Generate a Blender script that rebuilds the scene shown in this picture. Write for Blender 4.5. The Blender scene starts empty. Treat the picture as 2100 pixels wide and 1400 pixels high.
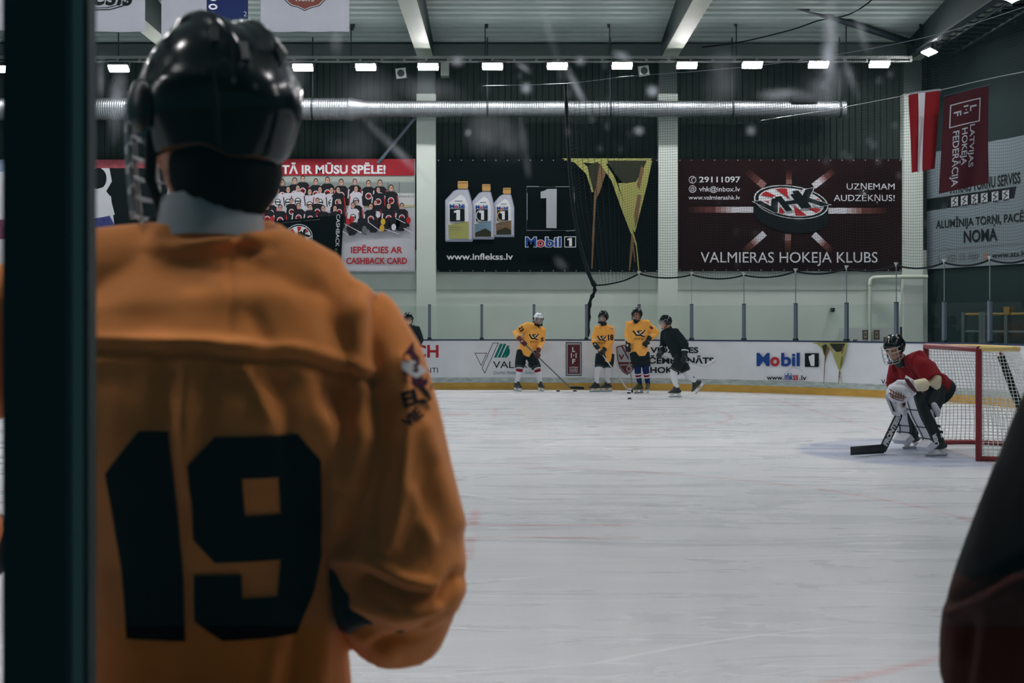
import bpy, bmesh, math, random
from math import sin, cos, pi, sqrt, atan2, radians
from mathutils import Vector, Matrix, noise
from mathutils.bvhtree import BVHTree
random.seed(7)
V = Vector
SC = bpy.context.scene
COL = SC.collection

# ------------------------------------------------------------------ camera, world, exposure
EYE, FPX, HY = 1.51, 2700.0, 661.0          # eye height, focal length in pixels (2100 wide), horizon row
cam = bpy.data.objects.new('camera', bpy.data.cameras.new('camera'))
COL.objects.link(cam)
cam.location = (0, 0, EYE)
cam.rotation_euler = (pi/2, 0, 0)
cam.data.sensor_width = 36
cam.data.lens = FPX/2100*36
cam.data.shift_y = -(700-HY)/2100
cam.data.clip_start, cam.data.clip_end = 0.05, 200
cam.data.dof.use_dof = True
cam.data.dof.focus_distance = 27.0
cam.data.dof.aperture_fstop = 7.0
SC.camera = cam
SC.view_settings.view_transform = 'Standard'
SC.view_settings.look = 'None'
SC.view_settings.gamma = 1
SC.view_settings.use_curve_mapping = False
SC.view_settings.exposure = 0.0
SC.cycles.use_denoising = True
SC.cycles.max_bounces = 7
SC.cycles.transparent_max_bounces = 16
SC.cycles.sample_clamp_indirect = 4.0
W = bpy.data.worlds.new('hall_air'); SC.world = W; W.use_nodes = True
W.node_tree.nodes['Background'].inputs[0].default_value = (0.22, 0.85, 1.0, 1)
W.node_tree.nodes['Background'].inputs[1].default_value = 0.08
LAMP = 215.0                                  # radiance of the flood lamps

# ------------------------------------------------------------------ frame helpers
def at(px, py, Y):
    return V(((px-1050)/FPX*Y, Y, EYE-(py-HY)/FPX*Y))
def lerp(a, b, t): return a+(b-a)*t
def ease(t): t = max(0., min(1., t)); return t*t*(3-2*t)

# ------------------------------------------------------------------ materials
MATS = {}
def M(name, col, rough=.6, spec=.3, metal=0, var=.0, scale=6., bump=0., bscale=60., emit=0, sheen=0, stretch=(1,1,1)):
    if name in MATS: return MATS[name]
    m = bpy.data.materials.new(name); m.use_nodes = True
    nt = m.node_tree; b = nt.nodes['Principled BSDF']
    b.inputs['Base Color'].default_value = (*col, 1)
    b.inputs['Roughness'].default_value = rough
    b.inputs['Specular IOR Level'].default_value = spec
    b.inputs['Metallic'].default_value = metal
    if sheen: b.inputs['Sheen Weight'].default_value = sheen
    if emit:
        b.inputs['Emission Color'].default_value = (*col, 1); b.inputs['Emission Strength'].default_value = emit
    if var or bump:
        tc = nt.nodes.new('ShaderNodeTexCoord'); mp = nt.nodes.new('ShaderNodeMapping')
        mp.inputs['Scale'].default_value = stretch
        nt.links.new(tc.outputs['Object'], mp.inputs[0])
    if var:
        n = nt.nodes.new('ShaderNodeTexNoise'); n.inputs['Scale'].default_value = scale; n.inputs['Detail'].default_value = 5
        nt.links.new(mp.outputs[0], n.inputs['Vector'])
        r = nt.nodes.new('ShaderNodeMapRange'); r.inputs[1].default_value = .3; r.inputs[2].default_value = .7
        r.inputs[3].default_value = 1-var; r.inputs[4].default_value = 1+var
        nt.links.new(n.outputs[0], r.inputs[0])
        mx = nt.nodes.new('ShaderNodeVectorMath'); mx.operation = 'SCALE'; mx.inputs[0].default_value = col
        nt.links.new(r.outputs[0], mx.inputs['Scale'])
        nt.links.new(mx.outputs[0], b.inputs['Base Color'])
    if bump:
        n2 = nt.nodes.new('ShaderNodeTexNoise'); n2.inputs['Scale'].default_value = bscale; n2.inputs['Detail'].default_value = 3
        nt.links.new(mp.outputs[0], n2.inputs['Vector'])
        bp = nt.nodes.new('ShaderNodeBump'); bp.inputs['Strength'].default_value = bump; bp.inputs['Distance'].default_value = .01
        nt.links.new(n2.outputs[0], bp.inputs['Height']); nt.links.new(bp.outputs[0], b.inputs['Normal'])
    MATS[name] = m
    return m
def node(nt, t, op=None, **k):
    n = nt.nodes.new(t)
    if op: n.operation = op
    for a, v in k.items(): setattr(n, a, v)
    return n
def math_(nt, op, a, b=None, clamp=False):
    n = node(nt, 'ShaderNodeMath', op); n.use_clamp = clamp
    for i, v in enumerate((a, b)):
        if v is None: continue
        if isinstance(v, (int, float)): n.inputs[i].default_value = v
        else: nt.links.new(v, n.inputs[i])
    return n.outputs[0]

# ------------------------------------------------------------------ mesh builder
class MB:
    def __init__(s): s.v = []; s.f = []; s.m = []; s.uv = {}; s.mats = []; s.sm = []
    def mi(s, mat):
        if mat is None: return 0
        if mat not in s.mats: s.mats.append(mat)
        return s.mats.index(mat)
    def add(s, vs, fs, mat=None, smooth=False, uv=None):
        b = len(s.v); s.v += [V(p) for p in vs]; i = s.mi(mat)
        for f in fs: s.f.append([b+k for k in f]); s.m.append(i); s.sm.append(smooth)
        if uv:
            for k, u in enumerate(uv): s.uv[b+k] = u
        return b
    def box(s, lo, hi, mat=None):
        (x0,y0,z0),(x1,y1,z1) = lo, hi
        s.add([(x0,y0,z0),(x1,y0,z0),(x1,y1,z0),(x0,y1,z0),(x0,y0,z1),(x1,y0,z1),(x1,y1,z1),(x0,y1,z1)],
              [(0,3,2,1),(4,5,6,7),(0,1,5,4),(1,2,6,5),(2,3,7,6),(3,0,4,7)], mat)
    def obox(s, c, ax, ay, az, h, mat=None):           # oriented box: half sizes h along unit axes
        c = V(c); P = []
        for k in (-1,1):
            for i, j in ((-1,-1),(1,-1),(1,1),(-1,1)): P.append(c+ax*h[0]*i+ay*h[1]*j+az*h[2]*k)
        s.add(P, [(0,3,2,1),(4,5,6,7),(0,1,5,4),(1,2,6,5),(2,3,7,6),(3,0,4,7)], mat)
    def loft(s, rings, mat=None, smooth=True, cap=True, close=True, uv=False):
        n = len(rings[0]); vs = [p for r in rings for p in r]; fs = []
        for i in range(len(rings)-1):
            for j in range(n if close else n-1):
                a, b = i*n+j, i*n+(j+1) % n
                fs.append((a, b, b+n, a+n))
        s.add(vs, fs, mat, smooth)
        if cap and close:
            s.add(rings[0], [tuple(range(n))[::-1]], mat); s.add(rings[-1], [tuple(range(n))], mat)
    def build(s, name, mat=None, parent=None, origin=None, kind=None, mods=None):
        me = bpy.data.meshes.new(name)
        o = V(origin) if origin is not None else (parent_loc(parent) if parent else V((0,0,0)))
        me.from_pydata([p-o for p in s.v], [], s.f)
        mats = s.mats or [mat]
        if s.mats and mat is not None and mat not in s.mats: mats = s.mats
        for m in mats: me.materials.append(m)
        for p, i, sm in zip(me.polygons, s.m, s.sm): p.material_index = i; p.use_smooth = sm
        if s.uv:
            L = me.uv_layers.new(name='uv')
            for lp in me.loops: L.data[lp.index].uv = s.uv.get(lp.vertex_index, (0,0))
        ob = bpy.data.objects.new(name, me); COL.objects.link(ob)
        if parent: ob.parent = parent
        if origin is not None or not parent:
            ob.location = (o - parent_loc(parent)) if parent else o
        if kind: ob['kind'] = kind
        return ob
def parent_loc(p):
    l = V((0,0,0))
    while p is not None: l += p.location; p = p.parent
    return l
def thing(name, label, cat, loc, group=None):
    o = bpy.data.objects.new(name, None); COL.objects.link(o); o.location = loc
    o.empty_display_size = .1
    return tag(o, label, cat, group)
def tag(o, label, cat, group=None, kind=None):
    o['label'] = label; o['category'] = cat
    if group: o['group'] = group
    if kind: o['kind'] = kind
    return o
def dup(root, loc, label=None):
    r = root.copy(); COL.objects.link(r); r.location = loc
    if label: r['label'] = label
    for ch in list(root.children):
        c = ch.copy(); COL.objects.link(c); c.parent = r
        for g in list(ch.children):
            d = g.copy(); COL.objects.link(d); d.parent = c
    return r

def frames(pts, ref):
    out = []
    n = len(pts)
    for i in range(n):
        t = (pts[min(i+1, n-1)]-pts[max(i-1, 0)])
        t = t.normalized() if t.length > 1e-9 else V((0,0,1))
        r = V(ref[i] if isinstance(ref, list) else ref) if ref is not None else (V((1,0,0)) if abs(t.x) < .8 else V((0,1,0)))
        a = r-t*r.dot(t)
        a = a.normalized() if a.length > 1e-6 else t.orthogonal().normalized()
        out.append((t, a, t.cross(a)))
    return out
def tube(mb, pts, rad, mat=None, ref=None, seg=12, power=2.0, capround=False, smooth=True):
    """lofted tube along pts; rad items are r or (ra, rb): ra along ref, rb across"""
    pts = [V(p) for p in pts]
    if not isinstance(rad, list): rad = [rad]*len(pts)
    R = [(r, r) if isinstance(r, (int, float)) else r for r in rad]
    if capround:
        t0 = (pts[0]-pts[1]).normalized(); t1 = (pts[-1]-pts[-2]).normalized()
        h0 = min(R[0]); h1 = min(R[-1])
        pts = [pts[0]+t0*h0*.95, pts[0]+t0*h0*.7]+pts+[pts[-1]+t1*h1*.7, pts[-1]+t1*h1*.95]
        sc = lambda r, k: (r[0]*k, r[1]*k)
        R = [sc(R[0], .3), sc(R[0], .72)]+R+[sc(R[-1], .72), sc(R[-1], .3)]
        if isinstance(ref, list): ref = [ref[0], ref[0]]+ref+[ref[-1], ref[-1]]
    rings = []
    for (t, a, b), p, (ra, rb) in zip(frames(pts, ref), pts, R):
        ring = []
        for k in range(seg):
            c, s_ = cos(2*pi*k/seg), sin(2*pi*k/seg)
            if power != 2.0:
                c = math.copysign(abs(c)**(2/power), c); s_ = math.copysign(abs(s_)**(2/power), s_)
            ring.append(p+a*(ra*c)+b*(rb*s_))
        rings.append(ring)
    mb.loft(rings, mat, smooth)
def ell(mb, c, axes, r, mat=None, nu=14, nv=9):
    """ellipsoid with axes (3 unit vectors) and radii r"""
    c = V(c); rings = []
    for i in range(1, nv):
        ph = pi*i/nv
        rings.append([c+axes[0]*(r[0]*sin(ph)*cos(2*pi*k/nu))+axes[1]*(r[1]*sin(ph)*sin(2*pi*k/nu))-axes[2]*(r[2]*cos(ph)) for k in range(nu)])
    b = mb.add([p for q in rings for p in q], [(i*nu+j, i*nu+(j+1) % nu, (i+1)*nu+(j+1) % nu, (i+1)*nu+j) for i in range(nv-2) for j in range(nu)], mat, True)
    k = mb.mi(mat); n = len(mb.v); mb.v += [c-axes[2]*r[2], c+axes[2]*r[2]]
    for j in range(nu):
        mb.f.append([n, b+(j+1) % nu, b+j]); mb.m.append(k); mb.sm.append(True)
        e = b+(nv-2)*nu
        mb.f.append([n+1, e+j, e+(j+1) % nu]); mb.m.append(k); mb.sm.append(True)
def spline(pts, n=6):
    """Catmull-Rom through points"""
    P = [V(p) for p in pts]; P = [P[0]*2-P[1]]+P+[P[-1]*2-P[-2]]; out = []
    for i in range(1, len(P)-2):
        for k in range(n):
            t = k/n; a, b, c, d = P[i-1:i+3]
            out.append(.5*((2*b)+(c-a)*t+(2*a-5*b+4*c-d)*t*t+(3*b-a-3*c+d)*t**3))
    out.append(P[-2]); return out
def remesh(mb, vox, smooth=4, fac=.5):
    """union of the builder's closed shapes as one smooth surface -> (verts, faces)"""
    me = bpy.data.meshes.new('tmp'); me.from_pydata(mb.v, [], mb.f)
    ob = bpy.data.objects.new('tmp', me); COL.objects.link(ob)
    r = ob.modifiers.new('r', 'REMESH'); r.mode = 'VOXEL'; r.voxel_size = vox; r.use_smooth_shade = True
    if smooth:
        s = ob.modifiers.new('s', 'SMOOTH'); s.iterations = smooth; s.factor = fac
    dg = bpy.context.evaluated_depsgraph_get(); dg.update()
    m2 = bpy.data.meshes.new_from_object(ob.evaluated_get(dg))
    vs = [v.co.copy() for v in m2.vertices]; fs = [list(p.vertices) for p in m2.polygons]; ns = [v.normal.copy() for v in m2.vertices]
    bpy.data.objects.remove(ob); bpy.data.meshes.remove(me); bpy.data.meshes.remove(m2)
    return vs, fs, ns
def wrinkle(vs, ns, amp, freq, seed=0, stretch=(1,1,.45)):
    out = []
    for p, n in zip(vs, ns):
        q = V((p.x*stretch[0], p.y*stretch[1], p.z*stretch[2]))*freq+V((seed*7.1, seed*3.3, seed))
        d = noise.noise(q)+.5*noise.noise(q*2.1)
        d = d if d > -.15 else d*1.6
        out.append(p+n*amp*d)
    return out

# ------------------------------------------------------------------ flat print (2-D art in picture-like units, mapped on a surface)
FCACHE = {}
def glyphs(txt, bold):
    k = (txt, bold)
    if k in FCACHE: return FCACHE[k]
    c = bpy.data.curves.new('t', 'FONT'); c.body = txt; c.offset = bold; c.resolution_u = 4
    o = bpy.data.objects.new('t', c); COL.objects.link(o)
    dg = bpy.context.evaluated_depsgraph_get(); dg.update()
    m = bpy.data.meshes.new_from_object(o.evaluated_get(dg))
    r = ([v.co.copy() for v in m.vertices], [list(p.vertices) for p in m.polygons])
    bpy.data.objects.remove(o); bpy.data.curves.remove(c); bpy.data.meshes.remove(m)
    FCACHE[k] = r
    return r
class Art:
    def __init__(s, step=.002): s.p = []; s.L = 0; s.step = step
    def poly(s, pts, mat): s.p.append(([tuple(p) for p in pts], [list(range(len(pts)))], mat, s.L)); s.L += 1
    def quad(s, x0, y0, x1, y1, mat): s.poly([(x0,y0),(x1,y0),(x1,y1),(x0,y1)], mat)
    def disc(s, cx, cy, rx, ry, mat, n=20, rot=0):
        s.poly([(cx+rx*cos(2*pi*k/n)*cos(rot)-ry*sin(2*pi*k/n)*sin(rot), cy+rx*cos(2*pi*k/n)*sin(rot)+ry*sin(2*pi*k/n)*cos(rot)) for k in range(n)], mat)
    def line(s, pts, w, mat, closed=False):
        n = len(pts); P = [V((p[0], p[1], 0)) for p in pts]
        vs = []; fs = []
        for i in range(n):
            a = P[(i-1) % n] if closed or i > 0 else P[i]; b = P[(i+1) % n] if closed or i < n-1 else P[i]
            d0 = (P[i]-a); d1 = (b-P[i])
            d0 = d0.normalized() if d0.length > 1e-9 else d1.normalized()
            d1 = d1.normalized() if d1.length > 1e-9 else d0
            t = (d0+d1); t = t.normalized() if t.length > 1e-6 else d0
            nn = V((-t.y, t.x, 0)); k = 1/max(.45, abs(nn.dot(V((-d0.y, d0.x, 0)))))
            ww = w[i] if isinstance(w, (list, tuple)) else w
            vs += [tuple((P[i]+nn*ww*.5*k)[:2]), tuple((P[i]-nn*ww*.5*k)[:2])]
        for i in range(n if closed else n-1):
            a, b = 2*i, 2*((i+1) % n); fs.append([a, b, b+1, a+1])
        s.p.append((vs, fs, mat, s.L)); s.L += 1
    def ring(s, cx, cy, rx, ry, w, mat, n=28, a0=0, a1=2*pi, rot=0):
        full = abs(a1-a0-2*pi) < 1e-6
        m = n if full else n+1
        s.line([(cx+rx*cos(a0+(a1-a0)*k/n)*cos(rot)-ry*sin(a0+(a1-a0)*k/n)*sin(rot), cy+rx*cos(a0+(a1-a0)*k/n)*sin(rot)+ry*sin(a0+(a1-a0)*k/n)*cos(rot)) for k in range(m)], w, mat, full)
    def text(s, txt, x0, ytop, x1, ybase, mat, bold=.0, shear=0., rot=None, fn=None):
        """cap height runs ytop..ybase, ink runs x0..x1 ; rot=(cx,cy,angle); fn maps the final point"""
        vs, fs = glyphs(txt, bold)
        a = min(v.x for v in vs); b = max(v.x for v in vs)
        kx = (x1-x0)/(b-a); ky = (ybase-ytop)/(.69+2*bold)
        out = []
        for v in vs:
            x = x0+(v.x-a)*kx; y = ybase-(v.y+bold)*ky
            x += (ybase-y)*shear
            if rot:
                c, sn = cos(rot[2]), sin(rot[2]); dx, dy = x-rot[0], y-rot[1]
                x, y = rot[0]+dx*c-dy*sn, rot[1]+dx*sn+dy*c
            if fn: x, y = fn(x, y)
            out.append((x, y))
        s.p.append((out, fs, mat, s.L)); s.L += 1
    def put(s, mb, fn):
        """fn(x, y, off) -> 3-D point, off = distance in front of the carrier"""
        for vs, fs, mat, L in s.p: mb.add([fn(x, y, .003+L*s.step) for x, y in vs], fs, mat)
def cut(art, maxlen):
    """triangulate and subdivide an Art so it can wrap a curved surface: [(verts2d, tris, mat, L)]"""
    out = []
    for vs, fs, mat, L in art.p:
        bm = bmesh.new(); B = [bm.verts.new((x, y, 0)) for x, y in vs]
        for f in fs:
            try: bm.faces.new([B[i] for i in f])
            except ValueError: pass
        bmesh.ops.triangulate(bm, faces=bm.faces[:])
        for _ in range(7):
            e = [e for e in bm.edges if e.calc_length() > maxlen]
            if not e: break
            bmesh.ops.subdivide_edges(bm, edges=e, cuts=1); bmesh.ops.triangulate(bm, faces=bm.faces[:])
        bm.verts.index_update()
        out.append(([v.co.copy() for v in bm.verts], [[v.index for v in f.verts] for f in bm.faces], mat, L)); bm.free()
    return out
def decal(mb, art, origin, ux, uy, target, off=.003, maxlen=.02, step=.0008, reach=.6):
    """print an Art (metres, x right y down) on a surface: rays from the plane origin+ux*x-uy*y along ux x uy towards target=(verts, faces)"""
    bvh = target if isinstance(target, BVHTree) else BVHTree.FromPolygons(target[0], target[1])
    d = -(ux.cross(uy)).normalized()
    for vs, fs, mat, L in cut(art, maxlen):
        pts = []
        for v in vs:
            o = origin+ux*v.x-uy*v.y
            h = bvh.ray_cast(o, d, reach)
            pts.append(h[0]-d*(off+L*step) if h[0] is not None else None)
        ok = [f for f in fs if all(pts[i] is not None for i in f)]
        mb.add([p if p is not None else origin for p in pts], ok, mat, True)
def S(r, g, b):
    f = lambda c: (c/255/12.92 if c/255 <= .04045 else ((c/255+.055)/1.055)**2.4)
    return (f(r), f(g), f(b))
# palette
WHITE = M('board_white', S(226,230,236), .35, .4, var=.04, scale=3)
INKW = M('print_white', S(222,226,230), .7, .2)
INKK = M('print_black', S(13,22,25), .7, .15)
INKR = M('print_red', S(176,40,48), .7, .2)
INKM = M('print_maroon', S(92,40,46), .7, .2)
INKB = M('print_blue', S(28,66,140), .7, .2)
INKG = M('print_grey', S(165,170,178), .7, .2)
INKT = M('print_teal', S(0,118,108), .7, .2)
INKS = M('print_slate', S(110,140,160), .7, .2)
GOLD = M('print_gold', S(156,158,92), .7, .2)
GOLD2 = M('print_bronze', S(116,92,66), .7, .2)
GOLD3 = M('print_olive', S(46,48,34), .7, .2)
SKINP = M('print_skin', S(205,160,140), .7, .2)
STEEL = M('steel', S(150,158,165), .4, .5, .8)
DARKM = M('dark_metal', S(46,58,64), .5, .4, .3)
BLACK = M('black_plastic', S(22,28,32), .38, .5)
BLACKM = M('black_matt', S(20,26,29), .8, .2)
ALU = M('dull_aluminium', S(104,116,130), .5, .4, .3)
CONC = M('painted_concrete', S(208,220,212), .85, .2, var=.06, scale=.8, bump=.15, bscale=30)
CLAD = M('brown_cladding', S(50,60,57), .8, .1, var=.1, scale=2, stretch=(1,1,.15))
DECK = M('roof_deck', S(176,192,188), .5, .3, var=.06, scale=1)
BEAM = M('beam_paint', S(176,186,172), .6, .3, var=.05, scale=2)
STEELD = M('steel_dark_green', S(70,84,80), .6, .3, var=.05, scale=2)
TEALD = M('dark_teal_paint', S(72,88,90), .8, .2, var=.15, scale=1)

# ------------------------------------------------------------------ ice
ICE_Y0, ICE_Y1, EX, RC = 1.38, 29.7, 9.2, 8.5
def ice_material():
    m = bpy.data.materials.new('ice'); m.use_nodes = True; nt = m.node_tree; L = nt.links
    b = nt.nodes['Principled BSDF']
    tc = node(nt, 'ShaderNodeTexCoord'); sp = node(nt, 'ShaderNodeSeparateXYZ'); L.new(tc.outputs['Object'], sp.inputs[0])
    X, Y = sp.outputs[0], sp.outputs[1]
    def band(d, w, soft):                     # 1 inside |d|<w/2
        r = node(nt, 'ShaderNodeMapRange'); r.inputs[1].default_value = w/2+soft; r.inputs[2].default_value = w/2-soft
        L.new(math_(nt, 'ABSOLUTE', d), r.inputs[0]); return r.outputs[0]
    def dist(cx, cy):
        a = math_(nt, 'SUBTRACT', X, cx); c = math_(nt, 'SUBTRACT', Y, cy)
        return math_(nt, 'SQRT', math_(nt, 'ADD', math_(nt, 'MULTIPLY', a, a), math_(nt, 'MULTIPLY', c, c)))
    def rect(cx, cy, w, h):
        return math_(nt, 'MULTIPLY', band(math_(nt, 'SUBTRACT', X, cx), w, .02), band(math_(nt, 'SUBTRACT', Y, cy), h, .02))
    red = band(math_(nt, 'SUBTRACT', X, 5.15), .06, .02)
    marks = []
    for cy in (9.4, 21.7):
        marks.append(band(math_(nt, 'SUBTRACT', dist(-.95, cy), 4.5), .06, .03))
        r = node(nt, 'ShaderNodeMapRange'); r.inputs[1].default_value = .32; r.inputs[2].default_value = .28
        L.new(dist(-.95, cy), r.inputs[0]); marks.append(r.outputs[0])
        for sx in (-1, 1):
            for sy in (-1, 1):
                marks.append(rect(-.95+sx*1.22, cy+.13+sy*.29, 1.25, .07))
                marks.append(rect(-.95+sx*.66, cy+.13+sy*.72, .08, .85))
    for k in marks: red = math_(nt, 'MAXIMUM', red, k)
    n1 = node(nt, 'ShaderNodeTexNoise'); n1.inputs['Scale'].default_value = .55; n1.inputs['Detail'].default_value = 6; n1.inputs['Roughness'].default_value = .65
    L.new(tc.outputs['Object'], n1.inputs['Vector'])
    mp = node(nt, 'ShaderNodeMapping'); mp.inputs['Scale'].default_value = (.5, 2.0, 1); mp.inputs['Rotation'].default_value = (0, 0, .08)
    L.new(tc.outputs['Object'], mp.inputs[0])
    n2 = node(nt, 'ShaderNodeTexNoise'); n2.inputs['Scale'].default_value = .8; n2.inputs['Detail'].default_value = 8; n2.inputs['Roughness'].default_value = .62; n2.inputs['Distortion'].default_value = 1.6
    L.new(mp.outputs[0], n2.inputs['Vector'])
    # skate cuts: thin contour lines of stretched noises
    cuts = None
    for rot, sc_, seed in ((.45, (.3, 1.5, 1), 3), (-.6, (.3, 1.3, 1), 11), (1.2, (.3, 1.1, 1), 23), (-.08, (.2, 1.6, 1), 31)):
        mm = node(nt, 'ShaderNodeMapping'); mm.inputs['Scale'].default_value = sc_; mm.inputs['Rotation'].default_value = (0, 0, rot); mm.inputs['Location'].default_value = (seed, seed*2, 0)
        L.new(tc.outputs['Object'], mm.inputs[0])
        wv = node(nt, 'ShaderNodeTexNoise'); wv.inputs['Scale'].default_value = .35; wv.inputs['Detail'].default_value = 1; L.new(mm.outputs[0], wv.inputs['Vector'])
        ad = node(nt, 'ShaderNodeVectorMath', 'MULTIPLY_ADD'); ad.inputs[1].default_value = (1.2,1.2,0); L.new(wv.outputs[1], ad.inputs[0]); L.new(mm.outputs[0], ad.inputs[2])
        nn = node(nt, 'ShaderNodeTexVoronoi', feature='DISTANCE_TO_EDGE', voronoi_dimensions='2D'); nn.inputs['Scale'].default_value = .8
        L.new(ad.outputs[0], nn.inputs['Vector'])
        r_ = node(nt, 'ShaderNodeMapRange'); r_.inputs[1].default_value = .010; r_.inputs[2].default_value = .003; L.new(nn.outputs['Distance'], r_.inputs[0]); c = r_.outputs[0]
        mk = node(nt, 'ShaderNodeTexNoise'); mk.inputs['Scale'].default_value = 1.1; mk.inputs['Detail'].default_value = 2
        L.new(mm.outputs[0], mk.inputs['Vector'])
        g = node(nt, 'ShaderNodeMapRange'); g.inputs[1].default_value = .47; g.inputs[2].default_value = .58; L.new(mk.outputs[0], g.inputs[0])
        c = math_(nt, 'MULTIPLY', c, g.outputs[0])
        cuts = c if cuts is None else math_(nt, 'MAXIMUM', cuts, c)
    snow = node(nt, 'ShaderNodeMapRange'); snow.inputs[1].default_value = .32; snow.inputs[2].default_value = .70; L.new(n2.outputs[0], snow.inputs[0])
    base = node(nt, 'ShaderNodeMix', data_type='RGBA'); base.inputs[6].default_value = (*S(196,204,209), 1); base.inputs[7].default_value = (*S(232,234,237), 1)
    L.new(math_(nt, 'MULTIPLY', math_(nt, 'ADD', snow.outputs[0], n1.outputs[0]), .55), base.inputs[0])
    def over(src, fac, col):
        x = node(nt, 'ShaderNodeMix', data_type='RGBA'); x.inputs[7].default_value = (*col, 1)
        L.new(src, x.inputs[6]); L.new(fac, x.inputs[0]); return x.outputs[2]
    wear = node(nt, 'ShaderNodeMapRange'); wear.inputs[1].default_value = .35; wear.inputs[2].default_value = .65; wear.inputs[3].default_value = .50; wear.inputs[4].default_value = .14
    L.new(n2.outputs[0], wear.inputs[0])
    cre = node(nt, 'ShaderNodeMapRange'); cre.inputs[1].default_value = 1.83; cre.inputs[2].default_value = 1.72; L.new(dist(5.15, 15.35), cre.inputs[0])
    left = node(nt, 'ShaderNodeMapRange'); left.inputs[1].default_value = 5.17; left.inputs[2].default_value = 5.13; L.new(X, left.inputs[0])
    col = over(base.outputs[2], math_(nt, 'MULTIPLY', math_(nt, 'MULTIPLY', cre.outputs[0], left.outputs[0]), math_(nt, 'ADD', math_(nt, 'MULTIPLY', wear.outputs[0], .9), .16)), S(128,146,190))
    col = over(col, math_(nt, 'MULTIPLY', red, wear.outputs[0]), S(200,70,84))
    col = over(col, math_(nt, 'MULTIPLY', cuts, .65), S(250,252,255))
    L.new(col, b.inputs['Base Color'])
    rr = node(nt, 'ShaderNodeMapRange'); rr.inputs[3].default_value = .20; rr.inputs[4].default_value = .36; L.new(n2.outputs[0], rr.inputs[0]); L.new(rr.outputs[0], b.inputs['Roughness'])
    b.inputs['Specular IOR Level'].default_value = .07
    bp = node(nt, 'ShaderNodeBump'); bp.inputs['Strength'].default_value = .12; bp.inputs['Distance'].default_value = .01
    L.new(math_(nt, 'ADD', n2.outputs[0], math_(nt, 'MULTIPLY', cuts, .6)), bp.inputs['Height']); L.new(bp.outputs[0], b.inputs['Normal'])
    return m
mb = MB(); mb.add([(-24,1.2,0),(10.6,1.2,0),(10.6,29.9,0),(-24,29.9,0)], [(0,1,2,3)])
mb.build('floor_ice', ice_material(), origin=(0,0,0), kind='structure')
mb = MB(); mb.box((-24,-4,-.12), (18,33.2,-.02))
mb.build('floor_concrete', M('floor_concrete', S(70,78,80), .8, .2, var=.1), origin=(0,0,0), kind='structure')

# ------------------------------------------------------------------ walls, columns, roof
WY = 32.6
mb = MB(); mb.box((-20,WY,-.1), (11.0,WY+.25,3.3))
wall = mb.build('wall_back', CONC, origin=(0,WY,0), kind='structure')
mb = MB(); rr = []; x = -20.0; pr = []
while x < 11.0: pr += [(x, 0), (x+.128, 0), (x+.132, .03), (x+.150, .03)]; x += .155
mb.loft([[V((a, WY+.02+d, z)) for a, d in pr] for z in (3.3, 8.75)], CLAD, smooth=False, close=False)
mb.build('cladding', CLAD, parent=wall)
mb = MB()
for z in (2.30,): mb.box((-20, WY-.012, z), (10.2, WY, z+.02))
mb.build('panel_joint', M('joint_grey', S(176,188,180), .9), parent=wall)
KC = FPX/32.35
for i, px in enumerate((-620, -122, 376, 874, 1370, 1872)):
    x = (px-1050)/KC
    mb = MB(); mb.box((x-.235, 32.3, -.1), (x+.235, WY+.01, 7.12)); mb.v = mb.v
    c = mb.build('column', CONC, origin=(x, 32.45, 0), kind='structure')
    mb = MB(); mb.box((x-.22, 32.36, 7.12), (x+.22, WY+.01, 8.6)); mb.build('column_head', STEELD, parent=c)
# end wall, running slightly outwards from the far corner
A0 = V((10.2, 32.85, 0)); ED = V((1.13, -3.1, 0)).normalized(); EN = V((-ED.y, ED.x, 0))*-1
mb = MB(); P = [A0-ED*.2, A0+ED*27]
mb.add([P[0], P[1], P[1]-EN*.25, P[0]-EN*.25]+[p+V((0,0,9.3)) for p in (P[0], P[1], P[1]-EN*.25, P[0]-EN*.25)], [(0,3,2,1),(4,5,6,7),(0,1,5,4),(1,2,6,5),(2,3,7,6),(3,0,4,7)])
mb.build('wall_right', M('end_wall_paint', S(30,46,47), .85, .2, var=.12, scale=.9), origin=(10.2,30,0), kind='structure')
# roof deck: trapezoid ribs running across, ridge over the middle of the ice
def deckz(y): return 8.35+.11*(WY-y) if y > 15.5 else 8.35+.11*(WY-15.5)-.11*(15.5-y)
mb = MB(); pr = []; y = 33.0
while y > -4:
    for d, h in ((0, 0), (.15, 0), (.2, .07), (.3, .07)): pr.append((y-d, deckz(y-d)+h))
    y -= .34
mb.loft([[V((a, yy, zz)) for yy, zz in pr] for a in (-24, 20)], DECK, smooth=False, close=False)
mb.build('ceiling_deck', DECK, origin=(0,15,9), kind='structure')
mb = MB(); mb.box((-20, WY-.35, 8.05), (10.6, WY-.05, 8.33))
mb.build('ceiling_beam', M('eave_paint', S(96,106,104), .7), origin=(0,WY,8), kind='structure')
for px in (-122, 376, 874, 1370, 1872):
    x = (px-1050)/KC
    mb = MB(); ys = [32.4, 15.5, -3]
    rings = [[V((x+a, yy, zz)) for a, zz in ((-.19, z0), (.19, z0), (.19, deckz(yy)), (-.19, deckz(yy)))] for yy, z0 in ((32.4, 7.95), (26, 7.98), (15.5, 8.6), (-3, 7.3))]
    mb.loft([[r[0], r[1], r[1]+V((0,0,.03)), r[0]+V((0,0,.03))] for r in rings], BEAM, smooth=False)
    mb.loft([[r[0]+V((.015,0,.03)), r[1]+V((-.015,0,.03)), r[2]+V((-.015,0,0)), r[3]+V((.015,0,0))] for r in rings], M('rafter_side_shade', S(40,56,56), .7), smooth=False)  # sides coloured dark, shade beside the lit underside put into the colour
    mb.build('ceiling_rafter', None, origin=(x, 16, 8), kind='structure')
mb = MB(); a = at(1480, -40, 29.0); b = at(1905, 100, 32.0)
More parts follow.
